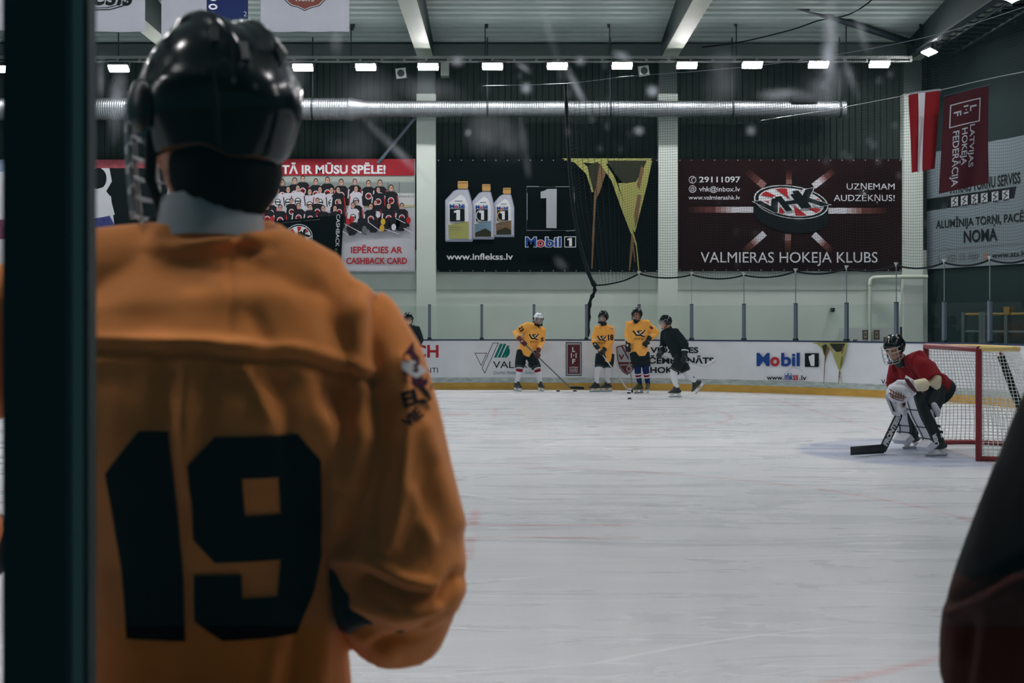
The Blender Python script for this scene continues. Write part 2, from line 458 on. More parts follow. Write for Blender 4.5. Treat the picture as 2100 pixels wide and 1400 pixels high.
tube(mb, [a, b], .09, DARKM, seg=8); mb.build('roof_brace', DARKM, origin=a, kind='structure')
mb = MB(); a = at(775, 335, 32.45); b = at(852, 240, 32.25)
tube(mb, [a, b], .045, ALU, seg=8); tag(mb.build('wall_brace', ALU, origin=a), 'thin grey diagonal brace bar beside the column above the red-topped team banner', 'brace')

# ------------------------------------------------------------------ rink boards (a path s -> point, inward normal)
LA = RC*pi/2; CX, CYF, CYN = EX-RC, ICE_Y1-RC, ICE_Y0+RC
def B(s):
    if s < 0: return V((CX+s, ICE_Y1, 0)), V((0,-1,0))
    if s < LA:
        a = s/RC; return V((CX+RC*sin(a), CYF+RC*cos(a), 0)), V((-sin(a),-cos(a),0))
    s -= LA; d = CYF-CYN
    if s < d: return V((EX, CYF-s, 0)), V((-1,0,0))
    s -= d
    if s < LA:
        a = s/RC; return V((CX+RC*cos(a), CYN-RC*sin(a), 0)), V((-cos(a), sin(a),0))
    s -= LA; return V((CX-s, ICE_Y0, 0)), V((0,1,0))
def s_of(px):
    t = (px-1050)/FPX
    if t*ICE_Y1 < CX: return t*ICE_Y1-CX
    lo, hi = 0., LA
    for _ in range(40):
        m_ = (lo+hi)/2; p, _n = B(m_)
        if p.x/p.y < t: lo = m_
        else: hi = m_
    return lo
def on_boards(x, y, off):
    s = s_of(x); p, n = B(s)
    return V((p.x, p.y, EYE-(y-HY)*p.y/FPX))+n*off
SS = [-24, -12, 0]+[LA*k/24 for k in range(1, 25)]+[LA+(CYF-CYN)]+[LA+(CYF-CYN)+LA*k/24 for k in range(1, 25)]
def board_loft(prof, mat, mb=None):
    mb = mb or MB(); rings = []
    for s in SS:
        p, n = B(s); rings.append([p+n*a+V((0,0,z)) for a, z in prof])
    mb.loft(rings, mat, smooth=False); return mb
BT = 1.13
mb = board_loft([(0,.15),(-.09,.15),(-.09,BT-.03),(0,BT-.03)], WHITE)
# printed adverts on the far boards
ar = Art(.0012)
ar.text('CH', 849, 707, 899.5, 733, INKR, .03)
ar.text('NTI', 874, 753.5, 898, 764, INKK)
ar.line([(974,724),(998,724),(987,749.5)], 1.1, INKK, True)
ar.line([(1011,703),(1022,703),(994,765),(988.5,754.5)], 1.1, INKK, True)
for x0, x1, top in ((1013,1026,704),(1020.5,1033,704.5),(1028,1040,708),(1034.5,1044.5,713)):
    h = 733-top; w = 5.6
    pts = [(x0, 733), (x1, top), (x1+w*.9, top+.8), (x0+w, 733)]
    if top > 712: pts = [(x0, 733), (1042.5, 711), (1045.5, 717), (1045.5, 723), (1043, 729), (1038.5, 733)]
    ar.poly(pts, INKT)
ar.text('VALERO', 1011, 740.5, 1101, 754.5, INKK)
ar.text('Quality. Reliability. Safety.', 1011, 760.5, 1097, 766.5, INKS, 0, .25)
ar.quad(1160.5, 701.5, 1193, 770.5, INKK); ar.quad(1161.8, 703, 1191.8, 769, INKG); ar.quad(1164.2, 706.5, 1189.4, 766.2, INKM)
ar.text('L', 1173.5, 711.5, 1179.5, 721.5, INKW, .03); ar.text('I', 1171, 723.5, 1173, 733.5, INKW, .03); ar.text('I', 1180.5, 723.5, 1182.5, 733.5, INKW, .03); ar.disc(1176.7, 728.5, 1.2, 1.2, INKW)
ar.text('F', 1173.5, 735.5, 1180, 745.5, INKW, .03)
ar.text('LATVIJAS', 1168, 751.5, 1185.5, 755, INKW, .01); ar.text('HOKEJA', 1168, 756.5, 1185.5, 759.8, INKW, .01); ar.text('FEDERĀCIJA', 1168, 761, 1185.5, 763.5, INKW)
sh = [(1264,711),(1276,707.5),(1287,706),(1298,707.5),(1310,711),(1308,735),(1303,752),(1295,763),(1287,768.5),(1277,762),(1270,751),(1266,735)]
ar.poly(sh, INKM); c = (1287, 735)
ar.poly([(c[0]+(x-c[0])*.92, c[1]+(y-c[1])*.93) for x, y in sh], INKG)
ar.text('V', 1268.5, 726.5, 1281, 737.5, INKM, .04)
ar.poly([(1269,742),(1306,742),(1304.5,747),(1270,747)], INKM); ar.poly([(1272,749),(1303,749),(1294,761),(1287,765),(1280,761)], INKM)
ar.line([(1275,708),(1290,737)], 3, INKM); ar.ring(1291, 756, 5, 5, 2, INKG, 16)
ar.text('VIDZEMES', 1334, 711.5, 1433, 723.5, INKK, .03)
ar.text('ČEMPIONĀTS', 1331, 732.5, 1465, 745.5, INKK, .03)
ar.text('HOKEJĀ', 1334, 752, 1410, 764.5, INKK, .03)
def mobil(x0, yt, x1, yb, bold=.05, outline=None):
    w = x1-x0; o = x0+w*.33
    if outline:
        for t, a, b_ in (('M', 0, .30), ('o', .315, .525), ('bil', .56, 1)):
            pad = (yb-yt)*.07; yy = yt if t != 'o' else yt
            ar.text(t, x0+w*a-pad, yy-pad*.9, x0+w*b_+pad, yb+pad, outline, bold+.045)
    ar.text('M', x0, yt, x0+w*.30, yb, INKB, bold)
    ar.text('o', x0+w*.32, yt, x0+w*.53, yb, INKR, bold)
    ar.text('bil', x0+w*.57, yt, x1, yb, INKB, bold)
mobil(1553, 723, 1642, 750.5, .03)
ar.quad(1652.5, 724, 1681, 752, INKK); ar.poly([(1660.5,730),(1664.5,729),(1667,726.5),(1672.5,726.5),(1672.5,750),(1665,750),(1665,734.5),(1660.5,734.5)], INKW)
ar.text('www.', 1574, 769, 1609, 778.5, INKK, .02); ar.text('inflek', 1611, 764, 1628, 779, INKB, .03); ar.text('ss', 1628.5, 764, 1639, 779, INKR, .03); ar.text('.lv', 1641.5, 769, 1656, 779.5, INKK, .02)
ar.ring(1632, 771, 19, 17, .6, INKS, 14, -2.7, -.5)
def drip(x0, y0, x1, y1, L=None):
    """golden oil pour: two funnels of liquid hanging from the top edge"""
    w, h = x1-x0, y1-y0; q = lambda *a: [(x0+u*w, y0+v*h) for u, v in a]
    ar.poly(q((.0,0),(1,0),(.97,.03),(.45,.05),(.08,.03)), GOLD)
    ar.poly(q((.12,.02),(.22,.03),(.32,.10),(.36,.30),(.33,.30),(.27,.14)), GOLD)
    ar.poly(q((.28,.07),(.40,.03),(.43,.12),(.40,.25),(.36,.33)), GOLD3)
    ar.poly(q((.42,.04),(.50,.10),(.42,.30),(.38,.36),(.37,.5),(.355,.75),(.34,.98),(.325,.98),(.335,.7),(.35,.45),(.355,.33),(.38,.25)), GOLD2)
    ar.poly(q((.50,.02),(.96,.02),(.92,.13),(.82,.23),(.70,.24),(.58,.13)), GOLD3)
    ar.poly(q((.62,.22),(.72,.22),(.82,.21),(.90,.10),(.94,.02),(1.0,.02),(.94,.25),(.86,.5),(.81,.66),(.76,.6),(.70,.42)), GOLD)
    ar.poly(q((.40,.02),(.47,.03),(.58,.16),(.70,.42),(.79,.65),(.83,.76),(.86,1.0),(.845,1.0),(.82,.78),(.76,.66),(.66,.45),(.55,.20)), GOLD)
    ar.poly(q((.84,.32),(.88,.33),(.84,.55),(.81,.62),(.80,.5)), GOLD2)
    ar.poly(q((.88,.06),(.91,.10),(.86,.28),(.83,.24)), GOLD2)
    ar.poly(q((.77,.66),(.80,.72),(.755,1.0),(.74,1.0)), GOLD2); ar.poly(q((.79,.72),(.815,.92),(.805,.92),(.78,.76)), GOLD2)
drip(1668, 702.5, 1741, 788)
ar.text('VALMIERA', 1811, 777.5, 1872, 787, INKK, .02)
L0 = cut(ar, 14)
for vs, fs, mat, L in L0: mb.add([on_boards(v.x, v.y, .002+L*ar.step) for v in vs], fs, mat)
# smeared scuff band just above the kick strip
boards = mb.build('rink_boards', WHITE, origin=(CX, ICE_Y1, 0))
tag(boards, 'white rink boards with printed adverts curving round behind the goal', 'rink boards')
board_loft([(.012,.0),(-.1,.0),(-.1,.15),(.012,.15)], None).build('kick_plate', M('kick_yellow', S(204,160,70), .45, .4, var=.12, scale=4, stretch=(1,1,3)), parent=boards)
board_loft([(.012,BT-.03),(-.1,BT-.03),(-.1,BT),(.012,BT)], None).build('cap_rail', M('cap_navy', S(44,56,84), .5), parent=boards)
board_loft([(.003,.151),(.0005,.151),(.0005,.27),(.003,.24)], None).build('scuff_band', M('scuffed_white', S(176,188,186), .5, .3, var=.3, scale=5, stretch=(1,1,4)), parent=boards)

nb = MB(); nb.box((-24, ICE_Y0-.1, .15), (CX, ICE_Y0, 1.07)); nbo = nb.build('rink_boards', M('near_board_low_bounce', S(40,46,56), .5), origin=(0, ICE_Y0, 0))  # out of view, coloured dark to keep bounce light off the near player
tag(nbo, 'near rink boards below the glass, between the camera and the players', 'rink boards')
nb = MB(); nb.box((-24, ICE_Y0-.1, 0), (CX, ICE_Y0+.012, .15)); nb.build('kick_plate', M('kick_yellow', S(204,160,70)), parent=nbo)
nb = MB(); nb.box((-24, ICE_Y0-.1, 1.07), (CX, ICE_Y0+.012, 1.10)); nb.build('cap_rail', M('cap_navy', S(44,56,84)), parent=nbo)
# ------------------------------------------------------------------ shield glass round the rink
def glass_material(name, tint, smudge=False):
    m = bpy.data.materials.new(name); m.use_nodes = True; nt = m.node_tree; L = nt.links
    nt.nodes.remove(nt.nodes['Principled BSDF']); out = nt.nodes['Material Output']
    tr = node(nt, 'ShaderNodeBsdfTransparent'); tr.inputs[0].default_value = (*tint, 1)
    gl = node(nt, 'ShaderNodeBsdfGlossy'); gl.inputs['Roughness'].default_value = .03
    mx = node(nt, 'ShaderNodeMixShader'); mx.inputs[0].default_value = .02 if not smudge else .04
    L.new(tr.outputs[0], mx.inputs[1]); L.new(gl.outputs[0], mx.inputs[2]); last = mx.outputs[0]
    if smudge:
        tc = node(nt, 'ShaderNodeTexCoord')
        def mapped(sc_, rot=0, loc=(0,0,0)):
            mp = node(nt, 'ShaderNodeMapping'); mp.inputs['Scale'].default_value = sc_; mp.inputs['Rotation'].default_value = (0, rot, 0); mp.inputs['Location'].default_value = loc
            L.new(tc.outputs['Object'], mp.inputs[0]); s3 = node(nt, 'ShaderNodeSeparateXYZ'); L.new(mp.outputs[0], s3.inputs[0]); c3 = node(nt, 'ShaderNodeCombineXYZ'); L.new(s3.outputs[0], c3.inputs[0]); L.new(s3.outputs[2], c3.inputs[1]); return c3.outputs[0]
        def noi(vec, sc_, det=3):
            n = node(nt, 'ShaderNodeTexNoise'); n.inputs['Scale'].default_value = sc_; n.inputs['Detail'].default_value = det; L.new(vec, n.inputs['Vector']); return n.outputs[0]
        def rng(v, a, b, c=0., d=1.):
            r = node(nt, 'ShaderNodeMapRange'); r.inputs[1].default_value = a; r.inputs[2].default_value = b; r.inputs[3].default_value = c; r.inputs[4].default_value = d; L.new(v, r.inputs[0]); return r.outputs[0]
        vo2 = node(nt, 'ShaderNodeTexVoronoi', voronoi_dimensions='2D'); vo2.inputs['Scale'].default_value = 46; L.new(mapped((1,1,.7), .3), vo2.inputs['Vector'])
        tot = math_(nt, 'MULTIPLY', math_(nt, 'MULTIPLY', rng(vo2.outputs['Distance'], .15, .04), rng(noi(mapped((1,1,1), 0, (1,0,7)), 7, 1), .56, .66)), .15)
        grain = rng(noi(mapped((1,1,1), 0, (3,0,0)), 26, 3), .35, .68, .15, 1.2)
        sp = node(nt, 'ShaderNodeSeparateXYZ'); L.new(tc.outputs['Object'], sp.inputs[0])
        up = math_(nt, 'MULTIPLY', rng(sp.outputs[2], 1.53, 1.70), rng(sp.outputs[0], -.24, -.14, .25, 1.))           # knocks and breath marks sit at puck and head height
        tot = math_(nt, 'MULTIPLY', tot, up)
        # smears and puck marks, each at its own spot on the pane
        for sx, sy, rx, ry, ro, st_ in ((1700,110,16,110,.05,.55), (1622,195,62,13,.0,.42), (1690,170,40,46,.3,.3), (1015,285,58,44,.5,.28), (800,295,110,9,.78,.32), (1180,175,60,7,1.1,.40), (1075,300,9,58,-.15,.24), (1420,60,80,12,-.6,.20), (1338,187,13,12,0,.6), (1079,181,11,11,0,.6), (938,125,14,10,0,.45), (855,60,90,10,1.45,.16), (740,200,70,60,0,.16), (1480,165,34,60,.2,.14), (1745,160,40,9,1.2,.3), (1765,60,50,10,1.3,.24), (690,60,14,60,0,.16), (1310,268,10,9,0,.5), (1540,268,10,10,0,.35), (960,272,4,7,.4,.7), (1073,138,18,5,.6,.4), (880,185,70,26,.2,.16), (720,300,46,50,.3,.13), (1276,115,20,9,.4,.4), (1190,125,11,9,0,.35), (600,150,30,40,0,.16), (240,215,18,70,.1,.4), (205,160,10,50,.05,.35), (1670,420,8,9,0,.12), (1150,540,18,9,.8,.12), (1130,80,80,8,1.3,.22), (1240,45,40,8,1.4,.14)):
            m4 = node(nt, 'ShaderNodeMapping', vector_type='TEXTURE'); k_ = (ICE_Y0-.06)/FPX
            m4.inputs['Location'].default_value = ((sx-1050)*k_, 0, EYE-(sy-HY)*k_); m4.inputs['Rotation'].default_value = (0, ro, 0); m4.inputs['Scale'].default_value = (rx*k_, 1, ry*k_)
            L.new(tc.outputs['Object'], m4.inputs[0]); ln = node(nt, 'ShaderNodeVectorMath', 'LENGTH'); L.new(m4.outputs[0], ln.inputs[0])
            b_ = math_(nt, 'MULTIPLY', rng(ln.outputs['Value'], 1.25, .1), st_*1.25)
            if max(rx, ry) > 30: b_ = math_(nt, 'MULTIPLY', b_, grain)
            tot = math_(nt, 'MAXIMUM', tot, b_)
        tot = math_(nt, 'MULTIPLY', tot, 1.0, True)
        df = node(nt, 'ShaderNodeBsdfTranslucent'); df.inputs[0].default_value = (.82,.9,1,1)
        m2 = node(nt, 'ShaderNodeMixShader'); L.new(tot, m2.inputs[0]); L.new(last, m2.inputs[1]); L.new(df.outputs[0], m2.inputs[2]); last = m2.outputs[0]
    L.new(last, out.inputs['Surface']); return m
def one(ar, x0, y0, x1, y1, mat):       # heavy block figure one
    w, h = x1-x0, y1-y0; ar.poly([(x0+u*w, y0+v*h) for u, v in ((0,.10),(.28,.07),(.48,0),(1,0),(1,1),(.40,1),(.40,.27),(0,.27))], mat)
GLASS = glass_material('shield_glass', (.955,.975,.965))
SP = 1.18; s0 = s_of(1202.5)
posts = [s0+SP*k for k in range(-16, 14)]
GT = 1.9
ordw = ['first','second','third','fourth','fifth','sixth','seventh','eighth','ninth','tenth','eleventh','twelfth','thirteenth','fourteenth','fifteenth','sixteenth','seventeenth','eighteenth','nineteenth','twentieth','twenty-first','twenty-second','twenty-third','twenty-fourth','twenty-fifth','twenty-sixth','twenty-seventh','twenty-eighth','twenty-ninth','thirtieth']
vis = [s for s in posts if s_of(845) <= s <= s_of(2040)]
for s in vis:
    p, n = B(s); t = V((-n.y, n.x, 0)); c = p-n*.05; i = vis.index(s)
    r = thing('glass_post', 'grey steel glass post on the far boards, %s from the left of those in view' % ordw[i], 'post', c+V((0,0,BT)), 'posts of the far shield glass')
    m1 = MB(); m1.obox(c+V((0,0,(BT+GT)/2)), t, n, V((0,0,1)), (.031, .035, (GT-BT)/2)); m1.build('upright', ALU, parent=r)
    m1 = MB(); m1.obox(c+V((0,0,BT+.02)), t, n, V((0,0,1)), (.045, .046, .02)); m1.build('base_shoe', DARKM, parent=r)
    m1 = MB(); m1.obox(c+V((0,0,GT+.008)), t, n, V((0,0,1)), (.034, .038, .008)); m1.build('cap', DARKM, parent=r)
pl = [s for s in posts if s >= s_of(520) and s <= s_of(2140)]
for i in range(len(pl)-1):
    m1 = MB(); rings = []
    for k in range(5):
        p, n = B(lerp(pl[i]+.033, pl[i+1]-.033, k/4)); rings.append([p+n*a+V((0,0,z)) for a, z in ((-.044,BT),(-.056,BT),(-.056,GT-.02),(-.044,GT-.02))])
    m1.loft(rings, GLASS, smooth=False); p, n = B((pl[i]+pl[i+1])/2)
    o = m1.build('shield_pane', GLASS, origin=p-n*.05+V((0,0,BT)))
    tag(o, 'clear shield glass pane on the far boards, %s of the row counted from the left' % ordw[i], 'glass pane', 'panes of the far shield glass')
# the near shield glass the picture is taken through, with its post
NG = glass_material('smudged_glass', (.97,.98,.98), True)
GY = ICE_Y0-.06
for nm, x0, x1, lab in (('shield_pane', -2.6, -.462, 'smudged near glass pane left of the wide dark post'), ('shield_pane', -.415, 2.6, 'smudged near glass pane in front of the players, right of the dark post')):
    m1 = MB(); m1.add([(x0,GY,1.10),(x1,GY,1.10),(x1,GY,2.75),(x0,GY,2.75)], [(0,1,2,3)])
    o = m1.build(nm, NG, origin=(0, GY, 0)); o.data.materials[0] = NG
    tag(o, lab, 'glass pane')
r = thing('glass_post', 'wide black post of the near glass at the left edge', 'post', ((105-1050)/FPX*GY, GY, 1.10))
def nx(px): return (px-1050)/FPX*GY
m1 = MB(); m1.box((nx(21), GY-.02, 1.10), (nx(152), GY+.012, 2.75)); m1.build('upright', M('post_black', S(70,96,102), .6, .2), parent=r)
m1 = MB(); m1.box((nx(152), GY-.008, 1.10), (nx(181), GY+.01, 2.75)); m1.build('glazing_bead', M('bead_grey', S(228,240,240), .6, .3), parent=r)
m1 = MB(); m1.box((nx(181), GY-.014, 1.10), (nx(190), GY+.012, 2.75)); m1.build('rubber_seal', M('seal_black', S(52,70,74), .7), parent=r)

# added unseen slab over the camera, blocks bounce light on the near player's back
mb = MB(); mb.box((-9, -4, 3.1), (9, .3, 3.3)); mb.build('ceiling_light_block', M('light_block_dark', S(40,48,52), .9), origin=(0,-2,3.1), kind='structure')
# ------------------------------------------------------------------ banners on the back wall
VB = M('vinyl_black', S(10,18,21), .7, .06, bump=.05, bscale=8)
VW = M('vinyl_white', S(212,215,222), .55, .3, var=.03, scale=2)
VMAR = M('vinyl_maroon', S(36,18,20), .7, .06, var=.25, scale=.7)
VR = M('vinyl_red', S(158,34,46), .55, .3)
ICEP = M('print_ice', S(196,198,206), .7, .2, var=.05, scale=2)
PWALL = M('print_wall', S(172,180,172), .7, .2, var=.06, scale=1.5)
PJ = M('print_jersey_dark', S(30,30,36), .7, .2); PJW = M('print_jersey_white', S(210,208,218), .7, .2)
YEL = M('print_yellow', S(205,165,60), .7, .2); CAPB = M('print_cap', S(190,150,90), .7, .2)
BOT = M('print_bottle', S(182,186,200), .7, .2, var=.05, scale=6); BOTD = M('print_bottle_shade', S(126,132,150), .7, .2)
GRY = M('print_shade', S(104,110,112), .7, .2)
BY = 32.45
def on_wall(x, y, off): return at(x, y, BY)-V((0, off, 0))
def banner(name, label, x0, y0, x1, y1, mat, art, group=None, y_=BY):
    mb = MB(); a = at(x0, y1, BY); b = at(x1, y0, BY); mb.box((a.x, BY, a.z), (b.x, BY+.012, b.z), mat)
    art.put(mb, on_wall)
    for k in range(int((b.x-a.x)/.28)+1):                   # eyelets and ties
        x = a.x+.04+k*(b.x-a.x-.08)/int((b.x-a.x)/.28)
        for z in (a.z+.03, b.z-.03): mb.box((x-.012, BY-.004, z-.012), (x+.012, BY, z+.012), INKG)
    o = mb.build(name, None, origin=((a.x+b.x)/2, BY+.012, a.z)); tag(o, label, 'banner', group)
    for z in (a.z+.06, b.z-.06):
        m2 = MB(); m2.box((a.x+.02, BY+.012, z-.02), (b.x-.02, WY+.02, z+.02)); m2.build('batten', DARKM, parent=o)
    return o
def puck_logo(ar, cx, cy, rx, ry, rot, spokes=True):
    ar.disc(cx, cy, rx, ry, INKW, 32, rot); ar.disc(cx, cy, rx*.965, ry*.955, INKK, 32, rot); ar.disc(cx, cy, rx*.88, ry*.85, INKW, 32, rot)
    c, sn = cos(rot), sin(rot)
    for k in range(8):
        a0 = 2*pi*k/8+.20; a1 = 2*pi*(k+1)/8-.20+.0
        pts = [(rx*.84*cos(a), ry*.80*sin(a)) for a in (a0, (a0+a1)/2, a1)]
        am = (a0+a1)/2; pts.append((rx*.2*cos(am), ry*.2*sin(am)))
        ar.poly([(cx+x*c-y*sn, cy+x*sn+y*c) for x, y in pts], INKR)
# 1 team banner
ar = Art(.0012)
ar.quad(393, 360, 850, 556, ICEP); ar.quad(393, 360, 850, 402, PWALL); ar.quad(726, 362, 737, 398, M('print_pale', S(188,192,186), .7)); ar.quad(393, 372, 850, 376, M('print_line', S(158,168,162), .7))
ar.quad(393, 374, 850, 398, M('print_glass', S(140,150,146), .7)); ar.quad(393, 396, 850, 424, M('print_board', S(204,206,206), .7)); ar.quad(393, 420, 850, 425, M('print_kick', S(190,180,140), .7))
for x in (777, 795, 818): ar.quad(x, 374, x+1.6, 396, GRY)
ar.text('Valmieras', 812, 399.5, 842, 404.5, GRY); ar.text('Zoo', 844, 399.5, 850, 404.5, GRY)
ar.quad(393, 326, 850, 360, VR)
ar.text('TĀ IR MŪSU SPĒLE!', 578, 338.5, 791, 356.5, INKW, .035)
def mini(x, y, h, dark, hood=False, kneel=False):
    L = ar.L; w = h*.52; j = PJ if dark else PJW
    ar.poly([(x-w*.5,y+h*.36),(x-w*.28,y+h*.26),(x+w*.28,y+h*.26),(x+w*.5,y+h*.36),(x+w*.62,y+h),(x-w*.62,y+h)], j)
    ar.L = L+1
    ar.line([(x-w*.46,y+h*.42),(x-w*.55,y+h*.8)], h*.04, INKW if dark else INKR); ar.L = L+1
    ar.line([(x+w*.46,y+h*.42),(x+w*.55,y+h*.8)], h*.04, INKR if dark else PJ); ar.L = L+1
    ar.disc(x, y+h*.62, h*.13, h*.14, INKW if dark else INKK, 10); ar.L = L+2
    ar.disc(x, y+h*.62, h*.10, h*.11, INKR if dark else INKW, 8); ar.L = L+3
    ar.line([(x-h*.10,y+h*.62),(x+h*.10,y+h*.62)], h*.05, INKK); ar.L = L+1
    ar.disc(x, y+h*.10, h*.095, h*.12, INKK, 10); ar.L = L+2
    ar.disc(x, y+h*.135, h*.075, h*.115, SKINP, 10); ar.L = L+3
    ar.line([(x-h*.05,y+h*.12),(x+h*.05,y+h*.12)], h*.025, GRY); ar.L = L
rnd = random.Random(3)
rows = [(365, 52, [(x, 1) for x in (408,430,452,478,500,522,548,578,604,622,648,672,699,727,755,780)], 6),
        (383, 52, [(400,0),(420,0),(443,0),(466,0),(488,0),(508,0),(545,0),(571,0),(592,0),(612,0),(636,0),(657,0),(680,0),(693,1),(730,0),(776,1),(802,1)], 4),
        (408, 46, [(404,1),(433,1),(462,1),(492,1),(520,1),(557,1),(598,1),(652,1),(697,1),(732,1),(770,1)], 3),
        (418, 50, [(396,1),(420,1),(446,1),(474,1),(503,1),(530,1),(548,1),(576,1),(613,1),(638,1),(664,1),(687,1),(724,1),(761,1),(798,1),(824,1)], 4)]
L = ar.L
for y, h, xs, jit in rows:
    for i, (x, d) in enumerate(xs):
        ar.L = L+(i % 2)*4
        dark = d and rnd.random() > .12
        mini(x+rnd.uniform(-1,1), y+rnd.uniform(-jit,jit), h*rnd.uniform(.94,1.05), dark)
    L += 9
ar.L = L
for x, y in ((700,458),(724,470),(745,462),(768,465),(790,462),(810,460),(824,462),(640,465),(600,465)):
    ar.poly([(x-10,y-14),(x+8,y-14),(x+11,y+2),(x+4,y+12),(x-8,y+12),(x-13,y+1)], PJ); ar.L = L
ar.L = L+1
for x, y, c in ((715,455,INKR),(722,450,INKR),(786,455,YEL),(784,468,YEL),(534,455,YEL),(536,466,YEL),(559,450,INKR),(776,440,PJW),(808,466,PJW),(748,470,GRY),(838,452,INKR)):
    ar.disc(x, y, 5, 7, c, 9); ar.L = L+1
ar.L = L+2
for p, q in (((707,459),(742,478)),((742,478),(752,481)),((700,472),(716,483)),((716,483),(724,482)),((755,455),(782,475)),((790,470),(818,480)),((812,448),(832,458)),((828,468),(850,480))):
    ar.line([p, q], 1.4, INKK if q[0]-p[0] < 13 else PJW); ar.L = L+2
ar.L = L+3
card = [(566,456),(567.5,453.5),(702,440),(705.5,442),(700,538),(697,541),(555,532),(556,520)]
ar.poly(card, VB)
puck_logo(ar, 613, 487, 29, 27, -.35)
ar.text('VHK', 586, 476, 640, 499, INKW, .16, 0, (613,487,-.50)); ar.text('VHK', 588, 478, 638, 497, INKK, .06, 0, (613,487,-.50))
ar.text('CASHBACK', 660.5, 469, 726.5, 476.5, INKW, .0, 0, (693.5,473,pi/2+.03)); ar.text('card', 678, 519, 704, 526, M('print_green', S(120,140,100), .7), .0, 0, (691,522.5,pi/2+.03))
ar.text('viena pasaule - viena karte', 580, 452.3, 657, 454.6, GRY, 0, 0, (618,454,-.09)); ar.text('VHK', 630, 518, 646, 524, INKW, .06, .2)
ar.text('IEPĒRCIES AR', 720.5, 506, 826, 519.5, INKR, .03); ar.text('CASHBACK CARD', 711, 528.5, 835.5, 541.5, INKR, .03)
banner('wall_banner', 'white and red wall banner with a hockey team photo and a black card', 393, 326, 851, 557, VW, ar)
# 2 oil banner
ar = Art(.002)
ar.L = 0
def bottle(x0, x1, y0, y1, lab, arc=None):
    w, h = x1-x0, y1-y0; q = lambda *a: [(x0+u*w, y0+v*h) for u, v in a]
    ar.poly(q((0,.31),(.30,.16),(.46,.13),(.84,.13),(.92,.25),(1.0,.40),(1.0,.98),(.97,1.0),(.03,1.0),(0,.97)), BOTD)
    ar.poly(q((.02,.32),(.32,.17),(.48,.14),(.80,.14),(.90,.28),(.97,.42),(.96,.96),(.04,.97)), BOT)
    ar.poly(q((.12,.36),(.55,.22),(.72,.27),(.83,.40),(.85,.95),(.14,.95)), INKW)
    ar.poly(q((.12,.72),(.85,.66),(.85,.95),(.14,.95)), lab); ar.poly(q((.14,.88),(.60,.80),(.85,.86),(.85,.95),(.14,.95)), GOLD3 if arc else GOLD)
    ar.poly(q((.46,.0),(.82,.0),(.83,.10),(.80,.125),(.49,.125),(.45,.10)), CAPB)
    ar.line(q((.47,.03),(.81,.03)), h*.012, GOLD2)
    ar.text('M', x0+.16*w, y0+.38*h, x0+.34*w, y0+.445*h, INKB, .05); ar.text('o', x0+.35*w, y0+.38*h, x0+.47*w, y0+.445*h, INKR, .05); ar.text('bil', x0+.49*w, y0+.38*h, x0+.70*w, y0+.445*h, INKB, .05)
    ar.quad(x0+.17*w, y0+.455*h, x0+.70*w, y0+.665*h, INKK)
    if arc: ar.ring(x0+.42*w, y0+.57*h, .23*w, .10*h, w*.05, arc, 16, pi*.5, pi*1.5)
    one(ar, x0+.32*w, y0+.475*h, x0+.54*w, y0+.645*h, INKW)
    ar.quad(x0+.17*w, y0+.69*h, x0+.5*w, y0+.70*h, GRY); ar.quad(x0+.17*w, y0+.76*h, x0+.6*w, y0+.768*h, GRY); ar.quad(x0+.17*w, y0+.80*h, x0+.5*w, y0+.806*h, GRY)
    ar.quad(x0+.35*w, y0+.325*h, x0+.63*w, y0+.34*h, GRY)
bottle(1012, 1055, 385, 486, GOLD2, CAPB); bottle(968, 1014, 378, 491, INKS, INKG); bottle(913, 970, 372, 496, GOLD)
ar.line([(1080,384),(1177,384),(1178.5,473),(1080,473)], .5, GRY, True); ar.line([(1080,383),(1105,383)], .9, INKG); ar.line([(1138,383.5),(1170,383.5)], .9, INKG); ar.line([(1081,396),(1081,452)], .9, INKG); ar.line([(1177,396),(1178,424)], .9, INKG); ar.line([(1178.5,440),(1179,473),(1160,474)], .9, INKG); ar.line([(1080,473),(1130,473)], .7, INKG)
ar.poly([(1108.5,394),(1117,391.5),(1122,388.5),(1141.5,388),(1141,468.5),(1120,468),(1120,407),(1108.5,407.5)], INKG)
mobil(1078, 486.5, 1150, 506.5, .02, INKW)
ar.line([(1157.5,486),(1180,486),(1180,507),(1157.5,507)], 1.3, INKW, True); one(ar, 1163, 488.5, 1172.5, 505, INKW)
ar.text('www.inflekss.lv', 916, 520, 1052, 533, INKW, .018)
drip(1152, 326, 1336, 556)
banner('wall_banner', 'black wall banner with three oil bottles and a golden pour', 896, 326, 1350, 557.5, VB, ar)
# 3 puck banner
ar = Art(.002)
REDF = [M('print_fade_%s' % n, S(*[lerp(a, b, k/7) for a, b in zip((52,26,26), (150,98,88))]) if k < 4 else S(*[lerp(a, b, (k-3)/4) for a, b in zip((116,68,62), (206,206,212))]), .7, .1) for k, n in enumerate(('faint','dim','dull','low','warm','mid','pale','full'))]
def ray(x0, y0, x1, y1, w, dim=False):
    for k in range(12):
        a, b = k/12, (k+1)/12
        i = min(7, int((1-a)*9.5)) if not dim else min(4, int((1-a)*5.5))
        L = ar.L; ar.line([(lerp(x0,x1,a), lerp(y0,y1,a)), (lerp(x0,x1,b), lerp(y0,y1,b))], w, REDF[i]); ar.L = L
    ar.L += 1
ray(1545, 430, 1412, 430, 12); ray(1695, 432, 1818, 432, 12)
ray(1568, 382, 1532, 352, 14, True); ray(1668, 382, 1710, 350, 13); ray(1618, 378, 1617, 350, 12, True)
ray(1568, 478, 1525, 516, 13); ray(1668, 480, 1706, 516, 13); ray(1616, 480, 1615, 520, 12, True)
cx, cy, rx, ry, rot = 1622, 414.5, 77, 33.5, .14
pts = []
